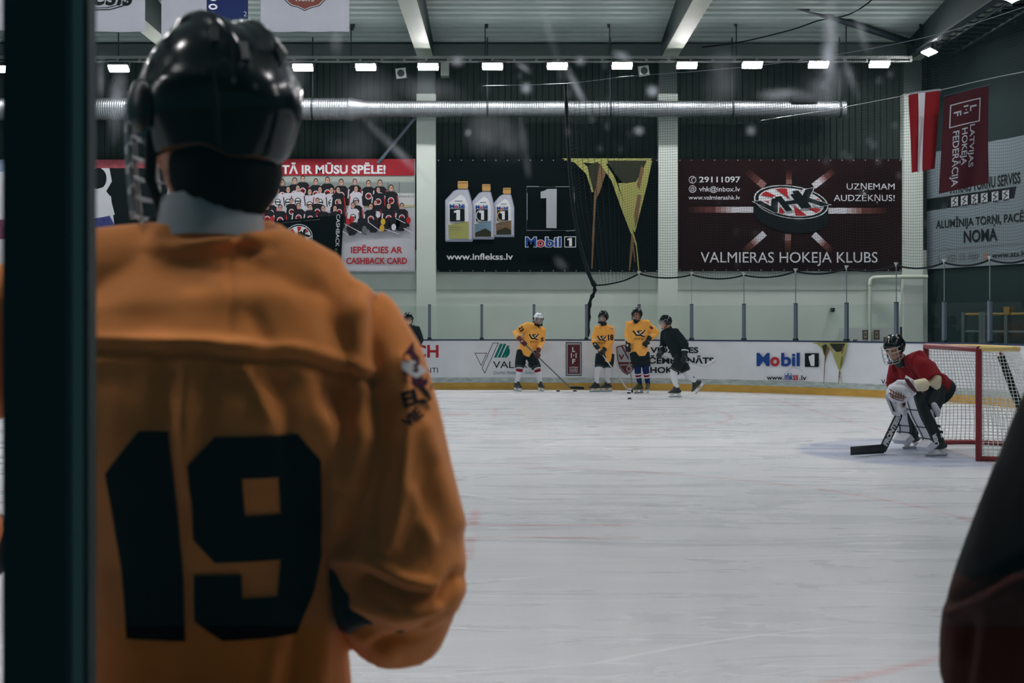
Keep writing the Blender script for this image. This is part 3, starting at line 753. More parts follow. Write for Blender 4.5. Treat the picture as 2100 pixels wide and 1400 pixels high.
for k in range(19): 
    a = pi*k/18; x, y = rx*cos(a), ry*sin(a); pts.append((cx+x*cos(rot)-y*sin(rot), cy+x*sin(rot)+y*cos(rot)))
low = [(x, y+29-abs(x-cx)*.03) for x, y in pts]
ar.poly(pts+low[::-1], INKK)
puck_logo(ar, cx, cy, rx, ry, rot)
VHKF = lambda x, y: (1552+(x-0)*1.32-(y-50)*-.24*1.4, 416+(y-50)*.42-(x-50)*.21)
for mat, bo, d in ((INKW, .12, 2.2), (INKK, .05, 0)):
    ar.text('V', 2-d, 20-d, 40+d, 82+d, mat, bo, 0, None, VHKF); ar.text('H', 36-d, 14-d, 70+d, 84+d, mat, bo, 0, None, VHKF); ar.text('K', 66-d, 2-d, 104+d, 86+d, mat, bo, 0, None, VHKF)
ar.ring(1419.5, 369, 7, 7, 1.2, INKW); ar.line([(1422.5,364.5),(1418,367),(1417.5,371.5),(1420,374)], 1.7, INKW); ar.ring(1419.5, 388, 7, 7, 1.2, INKW); ar.text('@', 1415, 384, 1424, 391.5, INKW)
ar.text('29111097', 1433, 362.5, 1517.5, 374.5, INKW, .015); ar.text('vhk@inbox.lv', 1433, 383, 1517, 393, INKW, .01); ar.text('www.valmierashk.lv', 1411, 401, 1517, 409.5, INKW, .01)
ar.text('UZŅEMAM', 1735, 376.5, 1833, 389, INKW); ar.text('AUDZĒKŅUS!', 1708.5, 400, 1833, 412.5, INKW)
ar.text('VALMIERAS HOKEJA KLUBS', 1436, 517, 1798, 538.5, INKW)
banner('wall_banner', 'dark maroon wall banner with a big hockey puck emblem and radiating stripes', 1391, 326, 1849, 556, VMAR, ar)
# 4 the banner cut by the post on the left
ar = Art(.002)
ar.quad(-100, 327, 60, 352, M('print_sky', S(132,150,176), .7, var=.1, scale=3)); ar.quad(-100, 450, 60, 490, M('print_mauve', S(120,72,96), .7, var=.3, scale=6))
ar.quad(15.5, 380, 60, 401, INKM); ar.text('B', 18, 383, 25, 397, INKW, .04); ar.text('T', 16.5, 412, 21, 423, INKK)
ar.quad(150, 327, 352, 345, M('print_rose', S(150,70,80), .7, var=.25, scale=8)); ar.quad(150, 345, 352, 490, VW)
ar.disc(202, 366, 17, 22, INKK); ar.poly([(150,345),(225,345),(230,372),(215,398),(228,402),(236,470),(330,470),(352,345)], INKK)
ar.poly([(190,440),(222,436),(236,462),(236,490),(190,490)], M('print_violet', S(62,70,130), .7, var=.35, scale=9))
ar.poly([(192,390),(212,384),(226,402),(236,440),(212,445),(192,448)], VW)
banner('wall_banner', 'pale wall banner half hidden by the black post at the left edge', -100, 327, 353, 557, VW, ar)
# 5 end wall banner: plane through the end wall
EB = 4.6
def on_end(x, y, off):
    """picture-like units on the end wall: 0..100 along it, metres up"""
    return A0+ED*x+V((0,0,y))+EN*(.05+off)
PW = FPX
def end_uv(px, py):
    # where the sight line through the photograph's column meets the end wall
    k = (px-1050)/FPX; a = A0+EN*.05
    t = (k*a.y-a.x)/(ED.x-k*ED.y); Y = a.y+ED.y*t
    return t, EYE-(py-HY)/FPX*Y
e0 = end_uv(1901, 552); e1 = end_uv(2100, 545); et = end_uv(2100, 277)
EWL = e1[0]+2.2
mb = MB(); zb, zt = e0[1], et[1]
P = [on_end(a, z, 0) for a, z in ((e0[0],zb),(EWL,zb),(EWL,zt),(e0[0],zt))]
mb.add(P+[p-EN*.015 for p in P], [(0,1,2,3),(7,6,5,4),(0,4,5,1),(1,5,6,2),(2,6,7,3),(3,7,4,0)], M('vinyl_white_shaded', S(112,126,132), .6, .2))  # white vinyl darkened, the dim corner's shade is in its colour
ar = Art(.002)
ar.poly([end_uv(1901,408), end_uv(2085,382), end_uv(2080,406), end_uv(1901,433)], INKK)
ar.poly([end_uv(1901,514), end_uv(2100,498), end_uv(2100,499.4), end_uv(1901,515.4)], GRY)
def etext(t, x0, yt0, x1, yb0, slope, mat, bold, yref=None):
    """text along a line in the wall plane between photo points"""
    a = end_uv(x0, yb0); b = end_uv(x1, yb0+slope*(x1-x0)); c = end_uv(x0, yt0)
    ar.text(t, a[0], c[1], b[0], a[1], mat, bold, 0, None, lambda x, y: (x, 2*a[1]-y if False else y+(b[1]-a[1])*(x-a[0])/(b[0]-a[0])))
etext('ATKAIS TORŅU SERVISS', 1949, 376, 2093, 398, -.155, INKK, .02)
etext('ALUMĪNIJA TORŅI, PACĒLĀJI', 1920, 452.5, 2130, 469, -.085, INKK, .02)
etext('NOMA', 1977, 473, 2046, 498, -.075, INKK, .025)
etext('255 55 600', 1942, 522.5, 2006.5, 535, -.06, GRY, .01); etext('www.ats.lv', 2035, 518, 2106, 529, -.06, INKK, .01)
u = end_uv(2023, 525); ar.disc(u[0], u[1], .1, .085, M('print_tan', S(130,110,100), .7)); u = end_uv(1930, 530)
ar.line([(u[0]-.09,u[1]+.07),(u[0]-.05,u[1]-.05),(u[0]+.08,u[1]-.09)], .04, GRY)
for x in (1959, 1979, 2000, 2020, 2042, 2064):
    y = 413-(x-1959)*.135; a, b, c, d = end_uv(x-7, y-8), end_uv(x+7, y-10), end_uv(x+7, y+9), end_uv(x-7, y+11)
    L = ar.L; ar.poly([a, b, c, d], INKG); mx, mz = (a[0]+c[0])/2, (a[1]+c[1])/2
    ar.line([(mx-.06,mz-.08),(mx+.05,mz-.02),(mx-.05,mz+.03),(mx+.06,mz+.1)], .025, INKK); ar.disc(mx-.04, mz-.11, .02, .02, INKK, 8); ar.disc(mx+.05, mz-.11, .02, .02, INKK, 8); ar.L = L
ar.put(mb, lambda x, y, off: on_end(x, y, off))
o = mb.build('wall_banner', None, origin=P[0]); tag(o, 'white banner toned down for shade on the dark end wall advertising lift hire, below the hanging flags', 'banner')
for z in (zb+.1, zt-.1):
    m2 = MB(); m2.obox(on_end((e0[0]+EWL)/2, z, -.034), ED, EN, V((0,0,1)), ((EWL-e0[0])/2-.05, .018, .02)); m2.build('batten', DARKM, parent=o)

# ------------------------------------------------------------------ flood lamps, their rail, speakers
LH = M('lamp_grey', S(120,124,126), .5, .4, .3)
def lamp_light(name, power):
    m = bpy.data.materials.new(name); m.use_nodes = True
    e = node(m.node_tree, 'ShaderNodeEmission'); e.inputs[0].default_value = (1, .955, .96, 1); e.inputs[1].default_value = power
    m.node_tree.links.new(e.outputs[0], m.node_tree.nodes['Material Output'].inputs[0]); return m
LE = lamp_light('lamp_light', LAMP); LE2 = lamp_light('fill_light_near', LAMP*.40); LE3 = lamp_light('fill_light_middle', LAMP*1.08)
def lamp(loc, facing, label, group, tilt=.62, w=.225, h=.10, light=None):
    """flood lamp: wedge housing, glowing glass, bracket up to the rail"""
    f = V(facing).normalized(); f.z = 0; f.normalize(); u = V((0,0,1)); sd = f.cross(u)
    d = (f*sin(tilt)-u*cos(tilt)); up = (f*cos(tilt)+u*sin(tilt))      # d: where the glass looks
    r = thing('flood_lamp', label, 'lamp', loc, group); c = V(loc)
    m = MB(); rings = []
    for k, (a, b) in ((0, (1.08, 1.12)), (-.03, (1.08, 1.12)), (-.12, (.7, .75)), (-.17, (.45, .5))):
        rings.append([c+sd*(w*a*i)+up*(h*b*j)+d*(k-.012) for i, j in ((-1,-1),(1,-1),(1,1),(-1,1))])
    m.loft(rings, LH, smooth=False); m.build('housing', LH, parent=r)
    m = MB(); q = [c+sd*(w*i)+up*(h*j)+d*.004 for i, j in ((-1,-1),(1,-1),(1,1),(-1,1))]; m.add(q+[p-d*.012 for p in q], [(0,1,2,3),(7,6,5,4),(0,4,5,1),(1,5,6,2),(2,6,7,3),(3,7,4,0)]); m.build('diffuser', light or LE, parent=r)
    m = MB(); b0 = c-d*.1
    for s_ in (-1, 1): m.obox(c+sd*(w*1.12*s_)-d*.06+u*.05, sd, f, u, (.008, .02, .10))
    m.obox(c-d*.06+u*.15, sd, f, u, (w*1.14, .02, .01)); m.build('bracket', LH, parent=r)
    return r
LY, LZ = 31.1, 7.56
k = FPX/LY
xs = [-265, -135, -3, 243, 369, 495, 621, 750, 878, 1010, 1143, 1276, 1409, 1543, 1679, 1804]
for i, px in enumerate(xs):
    lab = 'flood lamp in the row above the far boards, %s of the row from the left' % ordw[i]
    if px == 243: lab = 'flood lamp in the far row just left of the near helmet'
    if px == 1804: lab = 'flood lamp at the right end of the row above the far boards'
    lamp(at(px, 141-(px-240)*.0055, LY), (0,-1,0), lab, 'flood lamps above the far boards')
for i, Y in enumerate((30.3, 25.2, 20.1, 15, 9.9, 4.8)):
    lamp((9.6, Y, LZ+.16), (-1,-.15,0), ['flood lamp in the far right roof corner, beside the dark catwalk', 'flood lamp cut by the top right edge of the picture'][i] if i < 2 else 'flood lamp along the right side, %s from the far corner' % ordw[i], 'flood lamps along the right side', .42)
for Yr, zr, lt, nm in ((2.15, 5.0, LE2, 'near side'), (17.0, 8.35, LE3, 'middle')):  # added unseen rows: near one lights the near jersey, middle one brightens the ice
    for i in range(14):
        lamp((-17.6+i*2.05, Yr, zr), (0,1,0), 'added unseen flood lamp over the %s of the ice, %s from the left' % (nm, ordw[i]), 'added unseen lamps over the %s' % nm, .05, light=lt)
    mb = MB(); mb.box((-20, Yr-.05, zr+.17), (9.4, Yr+.05, zr+.23))
    for x in (-16, -10, -3.5, 2.5, 8): mb.box((x, Yr-.02, zr+.23), (x+.03, Yr+.02, deckz(Yr)+.05))
    tag(mb.build('light_rail', DARKM, origin=(0, Yr, zr+.2)), 'added unseen lighting rail over the %s of the ice' % nm, 'light rail')
mb = MB(); a = at(-300, 124, LY+.05); b = at(1868, 122, LY+.05)
mb.box((a.x, LY-.03, a.z-.05), (b.x, LY+.07, a.z-.02)); 
for z0 in (-.03, .10): pass
mb.box((a.x, LY-.05, a.z+.02), (b.x, LY-.03, a.z+.09)); mb.box((a.x, LY+.07, a.z+.02), (b.x, LY+.09, a.z+.09))
x = a.x
while x < b.x: mb.box((x, LY-.05, a.z-.03), (x+.06, LY+.09, a.z+.02)); x += .52
rail = tag(mb.build('light_rail', M('rail_grey', S(128,134,132), .5, .4, .3), origin=(0, LY, a.z)), 'long grey cable rail carrying the far row of lamps', 'light rail')
for px in (-120, 243, 495, 720, 995, 1250, 1510, 1735):
    p = at(px, 120, LY+.02)
    m = MB(); m.box((p.x-.012, LY, a.z), (p.x+.012, LY+.024, deckz(LY)+.05)); m.build('hanger_rod', DARKM, parent=rail)
mb = MB(); 
for i, Y in enumerate((31.5, -3)): pass
mb.box((9.5, -3, LZ+.32), (9.7, 31.6, LZ+.37)); mb.box((9.9, -3, LZ+.32), (9.94, 31.6, LZ+.37)); mb.box((10.5, -3, LZ+.32), (10.54, 31.6, LZ+.37))
y = -3.
while y < 31.5: mb.box((9.7, y, LZ+.33), (10.5, y+.05, LZ+.36)); y += .45
for y in (2, 8, 14, 20, 26, 31): mb.box((9.6, y, LZ+.36), (9.64, y+.04, deckz(y)+.05)); mb.box((10.5, y, LZ+.36), (10.54, y+.04, deckz(y)+.05))
tag(mb.build('catwalk', DARKM, origin=(9.9, 15, LZ+.3)), 'dark ladder-like lighting catwalk under the roof on the right', 'catwalk')

def speaker(px, py, Y, label, roll):
    c = at(px, py, Y); r = thing('loudspeaker', label, 'speaker', c, 'white loudspeakers on the far wall')
    u = V((sin(roll), 0, cos(roll))); sd = V((cos(roll), 0, -sin(roll))); f = (V((0,-1,0))-u*.15).normalized(); u = sd.cross(f)*-1
    if u.z < 0: u = -u
    m = MB(); rings = []
    for d_, k_ in ((0, .92), (.02, 1), (.16, 1), (.24, .7)): rings.append([c+sd*(.125*k_*i)+u*(.125*k_*j)-f*d_ for i, j in ((-1,-1),(1,-1),(1,1),(-1,1))])
    m.loft(rings, None, smooth=False); m.build('cabinet', M('speaker_white', S(206,212,206), .5), parent=r)
    m = MB(); rings = [[c+f*h+sd*(q*cos(2*pi*k/24))+u*(q*sin(2*pi*k/24)) for k in range(24)] for h, q in ((.002,.085),(.012,.08),(.012,.07),(.004,.03),(.01,.02))]
    m.loft(rings, None); m.build('cone', M('speaker_cone', S(60,70,70), .7), parent=r)
    m = MB(); tube(m, [c-f*.2, c-f*.2+V((0,.15,.1)), V((c.x, min(Y+.6, WY), c.z+.12))], .02); m.build('bracket', DARKM, parent=r)
speaker(822, 150, 31.95, 'white square loudspeaker on the far wall, left of the middle lamps', -.12); speaker(1321, 145, 31.95, 'white square loudspeaker on the far wall, near the right column', -.15)
c = at(912, 141, 32.3); mb = MB(); mb.box((c.x-.1, 32.3, c.z-.17), (c.x+.1, WY+.04, c.z+.17)); mb.box((c.x-.1, 32.29, c.z-.02), (c.x+.1, 32.3, c.z+.02), DARKM)
mb.mats = [PWALL, DARKM]; tag(mb.build('junction_box', None, origin=c), 'small pale junction box on the far wall beside the second column', 'junction box')

# ------------------------------------------------------------------ ventilation duct
DUCT = M('galvanised_duct', S(160,167,171), .48, .5, .95, var=.1, scale=3, stretch=(4,1,1))
dy = 31.95; kd = FPX/dy
def dx(px): return (px-1050)/kd
zc = EYE+(HY-223.5)/kd
def duct(mb, x0, x1, r, pitch=.055):
    rings = []; x = x0; i = 0
    while x < x1:
        rr_ = r*(1 if i % 2 else .975); rings.append([V((x, dy+rr_*sin(2*pi*k/24), zc+rr_*cos(2*pi*k/24))) for k in range(24)]); x += pitch/2; i += 1
    mb.loft(rings, None, smooth=False)
root = thing('air_duct', 'long silver spiral air duct along the far wall below the lamps', 'duct', (dx(900), dy, zc))
m = MB(); duct(m, dx(-500), dx(718), .272); m.build('wide_section', DUCT, parent=root)
m = MB(); rings = [[V((x, dy+r*sin(2*pi*k/32), zc+r*cos(2*pi*k/32))) for k in range(32)] for x, r in ((dx(716), .285), (dx(722), .285), (dx(724), .272), (dx(748), .205), (dx(752), .205))]
m.loft(rings, None); m.build('reducer', DUCT, parent=root)
m = MB(); duct(m, dx(750), dx(1735), .2); m.build('narrow_section', DUCT, parent=root)
m = MB(); m.box((dx(1621), dy-.22, zc+.12), (dx(1672), dy+.02, zc+.30)); m.build('grille', BLACKM, parent=root)
for px in (-120, 120, 370, 640, 998, 1250, 1500, 1720):
    x = dx(px); R_ = .285 if px < 718 else .213
    rings = [[V((x+d_, dy+R_*sin(2*pi*k/24), zc+R_*cos(2*pi*k/24))) for k in range(24)] for d_ in (0, .04)]
    m = MB(); m.loft(rings, None, smooth=False); m.box((x, dy-.01, zc+R_-.01), (x+.03, dy+.01, deckz(dy)+.05)); m.build('hanger', DARKM, parent=root)

# ------------------------------------------------------------------ cloth hung under the roof and flags
def cloth(name, label, x0, x1, yt, yb, Y, mat, art=None, group=None, wave=.03, slant=0., taper=0., folds=2.5, seed=0, cat='banner', hang=0.):
    """hanging cloth with thickness; art in photo units is draped on its front"""
    kx = FPX/Y
    def f(x, y, off):
        u = (x-x0)/(x1-x0); v = (y-yt)/(yb-yt)
        p = at(lerp(x0, x1, u)+slant*v+taper*v*(.5-u), y+hang*(u-.5), Y)
        w = wave*(.25+v)*sin(folds*2*pi*u+seed+v*1.1)+wave*.4*sin(5*u+4*v+seed)
        return p+V((0, w-off, 0))
    nx_, ny_ = 28, 20; mb = MB()
    for off, flip in ((0, False), (-.006, True)):
        vs = [f(lerp(x0,x1,i/nx_), lerp(yt,yb,j/ny_), off) for j in range(ny_+1) for i in range(nx_+1)]
        fs = [(j*(nx_+1)+i, j*(nx_+1)+i+1, (j+1)*(nx_+1)+i+1, (j+1)*(nx_+1)+i) for j in range(ny_) for i in range(nx_)]
        mb.add(vs, fs if flip else [q[::-1] for q in fs], mat, True)
    if art:
        for vs, fs, m_, L in cut(art, max(3, (x1-x0)/14)): mb.add([f(v.x, v.y, .003+L*.0015) for v in vs], fs, m_, True)
    o = mb.build(name, None, origin=f((x0+x1)/2, yt, 0)); tag(o, label, cat, group)
    return o, f
CW = M('cloth_white', S(158,162,172), .85, .2, bump=.1, bscale=40); CN = M('cloth_navy', S(26,40,84), .85, .2)
g = 'white jersey banners under the roof'
ar = Art(); ar.text('Cesis', 150, -30, 268, 11, INKK, .02, .3); ar.line([(186,21),(225,20),(253,11),(260,0),(262,-8)], 2.2, INKK); ar.line([(186,17),(222,16),(246,8),(253,0)], 1.4, INKK)
roofbars = []
def hung(*a, **kw):
    o, f = cloth(*a, **kw); Y = a[6]; x0, x1, yt = a[2], a[3], a[4]
    m = MB(); p, q = f(x0-4, yt, 0), f(x1+4, yt, 0); p.y = q.y = Y; tube(m, [p, q], .02)
    for t in (.1, .9):
        c = p.lerp(q, t); m.box((c.x-.006, Y-.006, c.z), (c.x+.006, Y+.006, deckz(Y)+.06))
    m.build('hanging_bar', DARKM, parent=o); return o
hung('hanging_banner', 'white hanging banner with dark script, between the black post and the helmet', 96, 298, -190, 65, 20., CW, ar, g, wave=.015, seed=1)
ar = Art(); ar.quad(424, -190, 509, 160, CN); ar.text('S', 430, -22, 446, 2, INKW, .05); ar.disc(437, 14, 9, 6, INKW); ar.disc(437, 14, 5, 3, CN)
ar.text('2', 500, 24, 507, 34, INKG)
hung('hanging_banner', 'half white half navy hanging banner behind the top of the helmet', 331, 509, -190, 120, 20., CW, ar, g, wave=.015, seed=2)
ar = Art(); sh = [(580,-40),(670,-40),(668,0),(655,12),(640,16),(625,23),(611,16),(596,12),(583,0)]
ar.poly(sh, INKK); ar.poly([(625+(x-625)*.95, -10+(y+10)*.94) for x, y in sh], INKG); ar.poly([(625+(x-625)*.9, -10+(y+10)*.89) for x, y in sh], M('print_brown', S(104,54,46), .7)); ar.text('PARYS', 607, -4, 644, 3, INKG, .03)
hung('hanging_banner', 'white hanging banner with a red shield, right of the helmet', 535, 716, -190, 65, 20., CW, ar, g, wave=.015, seed=3)
hung('hanging_banner', 'sliver of white hanging banner left of the black post', -170, 15, -190, 62, 20., CW, None, g, wave=.015, seed=4)
# flags on the wire at right
FR = M('flag_red', S(134,24,32), .8, .2, bump=.1, bscale=30); FW = M('flag_white', S(226,228,236), .8, .2); FM = M('flag_maroon', S(64,22,30), .8, .2, bump=.1, bscale=30)
FY = 24.
mb = MB(); wire = spline([at(1560, 247, 30.0), at(1700, 225, 27.6), at(1865, 194, 24.6), at(1930, 184, 24.), at(2035, 160, 23.4), at(2200, 128, 22.2)], 5)
tube(mb, wire, .007, seg=6); tag(mb.build('flag_wire', M('wire', S(190,196,196), .4, .5, .5), origin=wire[0]), 'thin steel wire rising to the right that carries the two flags', 'wire')
ar = Art(); ar.poly([(1882,190),(1897,190),(1897,352),(1882,352)], FW); ar.quad(1864, 186, 1929, 189.5, CW)
o, f = cloth('hanging_flag', 'red flag with a vertical white stripe hanging on the wire', 1864, 1929, 190, 350, FY, FR, ar, 'flags on the wire', wave=.06, slant=-3, taper=16, folds=1.6, seed=2.4, cat='flag', hang=-9)
m = MB(); tube(m, [f(1863, 189, 0), f(1930, 189, 0)], .014, seg=8); m.build('top_rod', FW, parent=o)
ar = Art(); ar.line([(1952,208),(2010,208),(2010,254),(1952,254)], 2.2, INKG, True)
def vt(t, cx_, y0, y1, h, mat, bold=.01):   # text running downwards, letters' tops to the right
    c = (y0+y1)/2; w = y1-y0; ar.text(t, cx_-w/2, c-h/2, cx_+w/2, c+h/2, mat, bold, 0, (cx_, c, pi/2))
vt('L', 1996, 219, 230, 14, INKG, .02); vt('I', 1981, 216, 219, 9, INKG, .0); vt('I', 1981, 230, 233, 9, INKG); ar.disc(1981, 225, 1.4, 1.4, INKG, 8); vt('F', 1965, 224, 234, 14, INKG, .02)
vt('LATVIJAS', 1995, 258, 345, 11, INKG, .015); vt('HOKEJA', 1979, 262, 338, 11, INKG, .015); vt('FEDERĀCIJA', 1963, 264, 378, 11, INKG, .015)
o, f = cloth('hanging_flag', 'dark maroon flag with vertical white lettering hanging on the wire', 1938, 2028, 186, 386, FY-.5, FM, ar, 'flags on the wire', wave=.05, slant=-6, taper=-10, folds=1.3, seed=.6, cat='flag', hang=-22)
m = MB(); tube(m, [f(1936, 186, 0), f(2030, 186, 0)], .012, seg=8); m.build('top_rod', DARKM, parent=o)
# loose roof cable
mb = MB(); pts = spline([at(1440, 97, 31.8), at(1520, 86, 31), at(1620, 62, 30.4), at(1680, 42, 30), at(1740, 30, 29.5), at(1790, -2, 29), at(1830, -50, 28.6)], 5)
tube(mb, pts, .016, seg=6); tag(mb.build('roof_cable', BLACKM, origin=pts[0]), 'loose black cable looping under the roof on the right', 'cable')
for px, y0, y1, dxp in ((998, 30, 58, 2), (1248, 32, 57, -3), (1510, 30, 55, -6), (722, 45, 62, 5)):
    mb = MB(); a, b = at(px+dxp, y0, LY), at(px, y1, LY); tube(mb, [a, b], .03, seg=8); tube(mb, [a+V((0,0,.0)), V((a.x, LY, deckz(LY)+.03))], .006, seg=5)
    tag(mb.build('roof_clip', DARKM, origin=b), 'short dark turnbuckle under the roof above the lamps, %s' % {998: 'over the lamp left of centre', 1248: 'over the lamp right of centre', 1510: 'over the lamps on the right', 722: 'beside the shield banner'}[px], 'turnbuckle')

# ------------------------------------------------------------------ protective netting over the far right boards
def net_material(name, cell, wire, col, alpha=.9):
    m = bpy.data.materials.new(name); m.use_nodes = True; nt = m.node_tree; L = nt.links
    b = nt.nodes['Principled BSDF']; b.inputs['Base Color'].default_value = (*col, 1); b.inputs['Roughness'].default_value = .8
    uv = node(nt, 'ShaderNodeUVMap'); sp = node(nt, 'ShaderNodeSeparateXYZ'); L.new(uv.outputs[0], sp.inputs[0]); ws = []
    for o in (sp.outputs[0], sp.outputs[1]):
        fr = math_(nt, 'FRACT', math_(nt, 'DIVIDE', o, cell)); ws.append(math_(nt, 'LESS_THAN', fr, wire/cell))
    L.new(math_(nt, 'MULTIPLY', math_(nt, 'MAXIMUM', ws[0], ws[1]), alpha), b.inputs['Alpha'])
    return m
NETM = net_material('safety_net', .055, .0048, S(26,34,38))
NZ = 7.05
clips = [s for s in posts if s_of(1290) <= s <= s_of(2150)]
nr = thing('safety_net', 'dark protective netting hung above the far right boards', 'netting', B(clips[0])[0]+V((0,0,2.7)))
ts = [.66]+[]
edge = [at(1160, 172, 30.3), at(1163, 250, 30.3), at(1168, 340, 30.2), at(1176, 430, 30.1), at(1192, 510, 30.0), at(1207, 560, 29.9), at(1219, 585, 29.85)]
clipz = lambda s: EYE+(HY-{0:561,1:563,2:564}.get(clips.index(s), 562-6*(clips.index(s)-2)))*B(s)[0].y/FPX if s in clips else 2.7
rope = []; 
for i in range(len(clips)-1):
    for k in range(8):
        t = k/8; s = lerp(clips[i], clips[i+1], t); p, n = B(s)
        rope.append(p-n*.05+V((0,0,lerp(clipz(clips[i]), clipz(clips[i+1]), t)-.33*t*(1-t))))
p, n = B(clips[-1]); rope.append(p-n*.05+V((0,0,clipz(clips[-1]))))
lead = spline([edge[-1], at(1245, 583, 29.75), at(1280, 575, 29.7), rope[0]], 5)[:-1]
full = lead+rope
m = MB(); tube(m, full, .02, seg=6); m.build('bottom_rope', BLACKM, parent=nr)
m = MB(); tube(m, spline(edge, 4), [.05]+[.045]*22+[.06]*2, seg=8); m.build('edge_rope', BLACKM, parent=nr)
tail = spline([edge[-1], at(1219, 598, 29.9), at(1210, 618, 29.9), at(1207, 650, 29.85), at(1205, 690, 29.8)], 4)
m = MB(); tube(m, tail, [.035 if i % 3 else .055 for i in range(len(tail))], seg=7); m.build('tied_tail', BLACKM, parent=nr)
m = MB(); n_ = len(full); rows_ = 14; vs = []; uv = []; acc = 0; es = spline(edge, 4)
for i, p in enumerate(full):
    if i: acc += (full[i]-full[i-1]).length
    top = V((lerp(edge[0].x, p.x, min(1, .25+.75*i/8)) if i < 8 else p.x, p.y, NZ))
    for j in range(rows_+1):
        t = j/rows_; q = p.lerp(top, t)
        if i < 10: 
            e = es[min(len(es)-1, int((1-t)*(len(es)-1)))]; q = e.lerp(q, ease(i/10))
        vs.append(q); uv.append((acc, t*4.3))
m.add(vs, [(i*(rows_+1)+j, (i+1)*(rows_+1)+j, (i+1)*(rows_+1)+j+1, i*(rows_+1)+j+1) for i in range(n_-1) for j in range(rows_)], NETM, True, uv)
m.build('mesh', NETM, parent=nr)
m = MB(); tc_ = spline([at(990, 176, 30.2), at(1160, 171, 30.3)]+[V((full[i].x, full[i].y, NZ)) for i in (12, 24, 40, 60, len(full)-1)], 6); tube(m, tc_, .008, seg=5); m.build('top_cable', STEEL, parent=nr)
for i, s in enumerate(clips):
    p, n = B(s); p = p-n*.05; z = clipz(s)
    m = MB(); tube(m, [p+V((0,0,GT+.01)), p+V((0,0,z))], .011 if i > 1 else .005, seg=6)
    o = m.build('net_rod', STEEL, origin=p+V((0,0,GT+.01))); tag(o, 'thin upright rod above the glass holding the net, %s from the left' % ordw[i], 'rod', 'rods holding the net')
    m = MB(); tube(m, [p+V((0,0,z-.03)), p+V((0,0,z+.02)), p+V((0,0,z+.06))], [.015, .03, .05], seg=8); m.build('clip', M('clip_clear', S(190,198,198), .4), parent=o)

# ------------------------------------------------------------------ small things on the back wall
wx = lambda px, Y=32.5: (px-1050)/FPX*Y
PIPE = M('pipe_paint', S(196,206,194), .6, .3)
mb = MB(); zp = lambda py, Y=32.4: EYE-(py-HY)/FPX*Y
pts = [V((wx(1902,32.2), 32.2, zp(567.5,32.2))), V((wx(1850,32.2), 32.2, zp(567.5,32.2))), V((wx(1800,32.35), 32.35, zp(569))), V((wx(1789,32.4), 32.4, zp(571))), V((wx(1785,32.4), 32.4, zp(576))), V((wx(1784,32.4), 32.4, zp(584)))]
pp = pts[:1]+spline(pts[1:], 5)
tube(mb, pp, .052, seg=10); tube(mb, [pp[-1], V((wx(1784,32.4), 32.4, 0))], .042, seg=10)
tag(mb.build('wall_pipe', PIPE, origin=(wx(1784), 32.4, 0)), 'pale pipe with a bend on the back wall beside the corner column', 'pipe')
c = V((wx(1707), 32.5, zp(635))); mb = MB(); mb.box((c.x-.045, 32.42, c.z-.045), (c.x+.045, 32.55, c.z+.045)); tube(mb, [c+V((-.02,-.08,-.01)), c+V((-.03,-.16,-.03))], .035, seg=10); mb.box((c.x-.02, 32.55, c.z-.02), (c.x+.02, WY, c.z+.02))
tag(mb.build('wall_camera', BLACK, origin=c), 'tiny dark camera on the pale back wall, right of centre', 'camera')
a, b = wx(1722), wx(1848); mb = MB(); mb.box((a, 32.5, .0), (b, 32.54, zp(672.5))); 
o = tag(mb.build('notice_board', M('notice_white', S(200,206,206), .6), origin=(a, 32.5, 0)), 'white board with framed notices behind the glass near the goal', 'notice board')
tag_m = MB(); tag_m.box((b-.03, 32.44, 0), (b+.03, 32.5, zp(670))); tag_m.build('edge_post', DARKM, parent=o); tag_m = MB(); tag_m.box((wx(1785)-.03, 32.45, 0), (wx(1785)+.03, 32.5, zp(680))); tag_m.build('centre_strip', M('strip_grey', S(120,130,126), .6), parent=o)
for i, (x0, x1, y0, y1) in enumerate(((1768.5,1780.5,676.5,696),(1791.5,1803.5,676.5,696),(1749,1758,696,706),(1812,1823,691,702))):
    m = MB(); m.box((wx(x0), 32.485, zp(y1)), (wx(x1), 32.5, zp(y0)), M('notice_brown', S(92,76,66), .6)); m.box((wx(x0+2.5), 32.482, zp(y1-3)), (wx(x1-2.5), 32.485, zp(y0+3)), M('notice_paper', S(150,146,136), .6)); m.box((wx(x0+4), 32.479, zp((y0+y1)/2+2)), (wx(x1-4), 32.482, zp((y0+y1)/2-3)), M('notice_brown', S(92,76,66), .6))
    m.build('framed_notice', None, parent=o)
# rails standing by the end wall
RY = M('rail_ochre', S(120,100,50), .6)
def end_pt(px, z, d=.35):
    k = (px-1050)/FPX; a = A0+EN*d; t = (k*a.y-a.x)/(ED.x-k*ED.y); q = a+ED*t; return V((q.x, q.y, z))
mb = MB(); zt = 1.75
for px in (1978, 2014, 2021, 2066, 2120): q = end_pt(px, 0); mb.obox(q+V((0,0,zt/2)), ED, EN, V((0,0,1)), (.05, .05, zt/2), TEALD)
a, b = end_pt(1978, zt), end_pt(2120, zt)
for z in (zt-.05, 1.3): tube(mb, [V((a.x,a.y,z)), V((b.x,b.y,z))], .03, RY if z > 1.5 else TEALD, seg=8)
q = end_pt(2068, zt+.02); mb.obox(q, ED, EN, V((0,0,1)), (.09, .06, .09), RY)
tag(mb.build('barrier_frame', None, origin=end_pt(2040, 0)), 'dark barrier frame with an ochre top rail against the end wall', 'barrier')
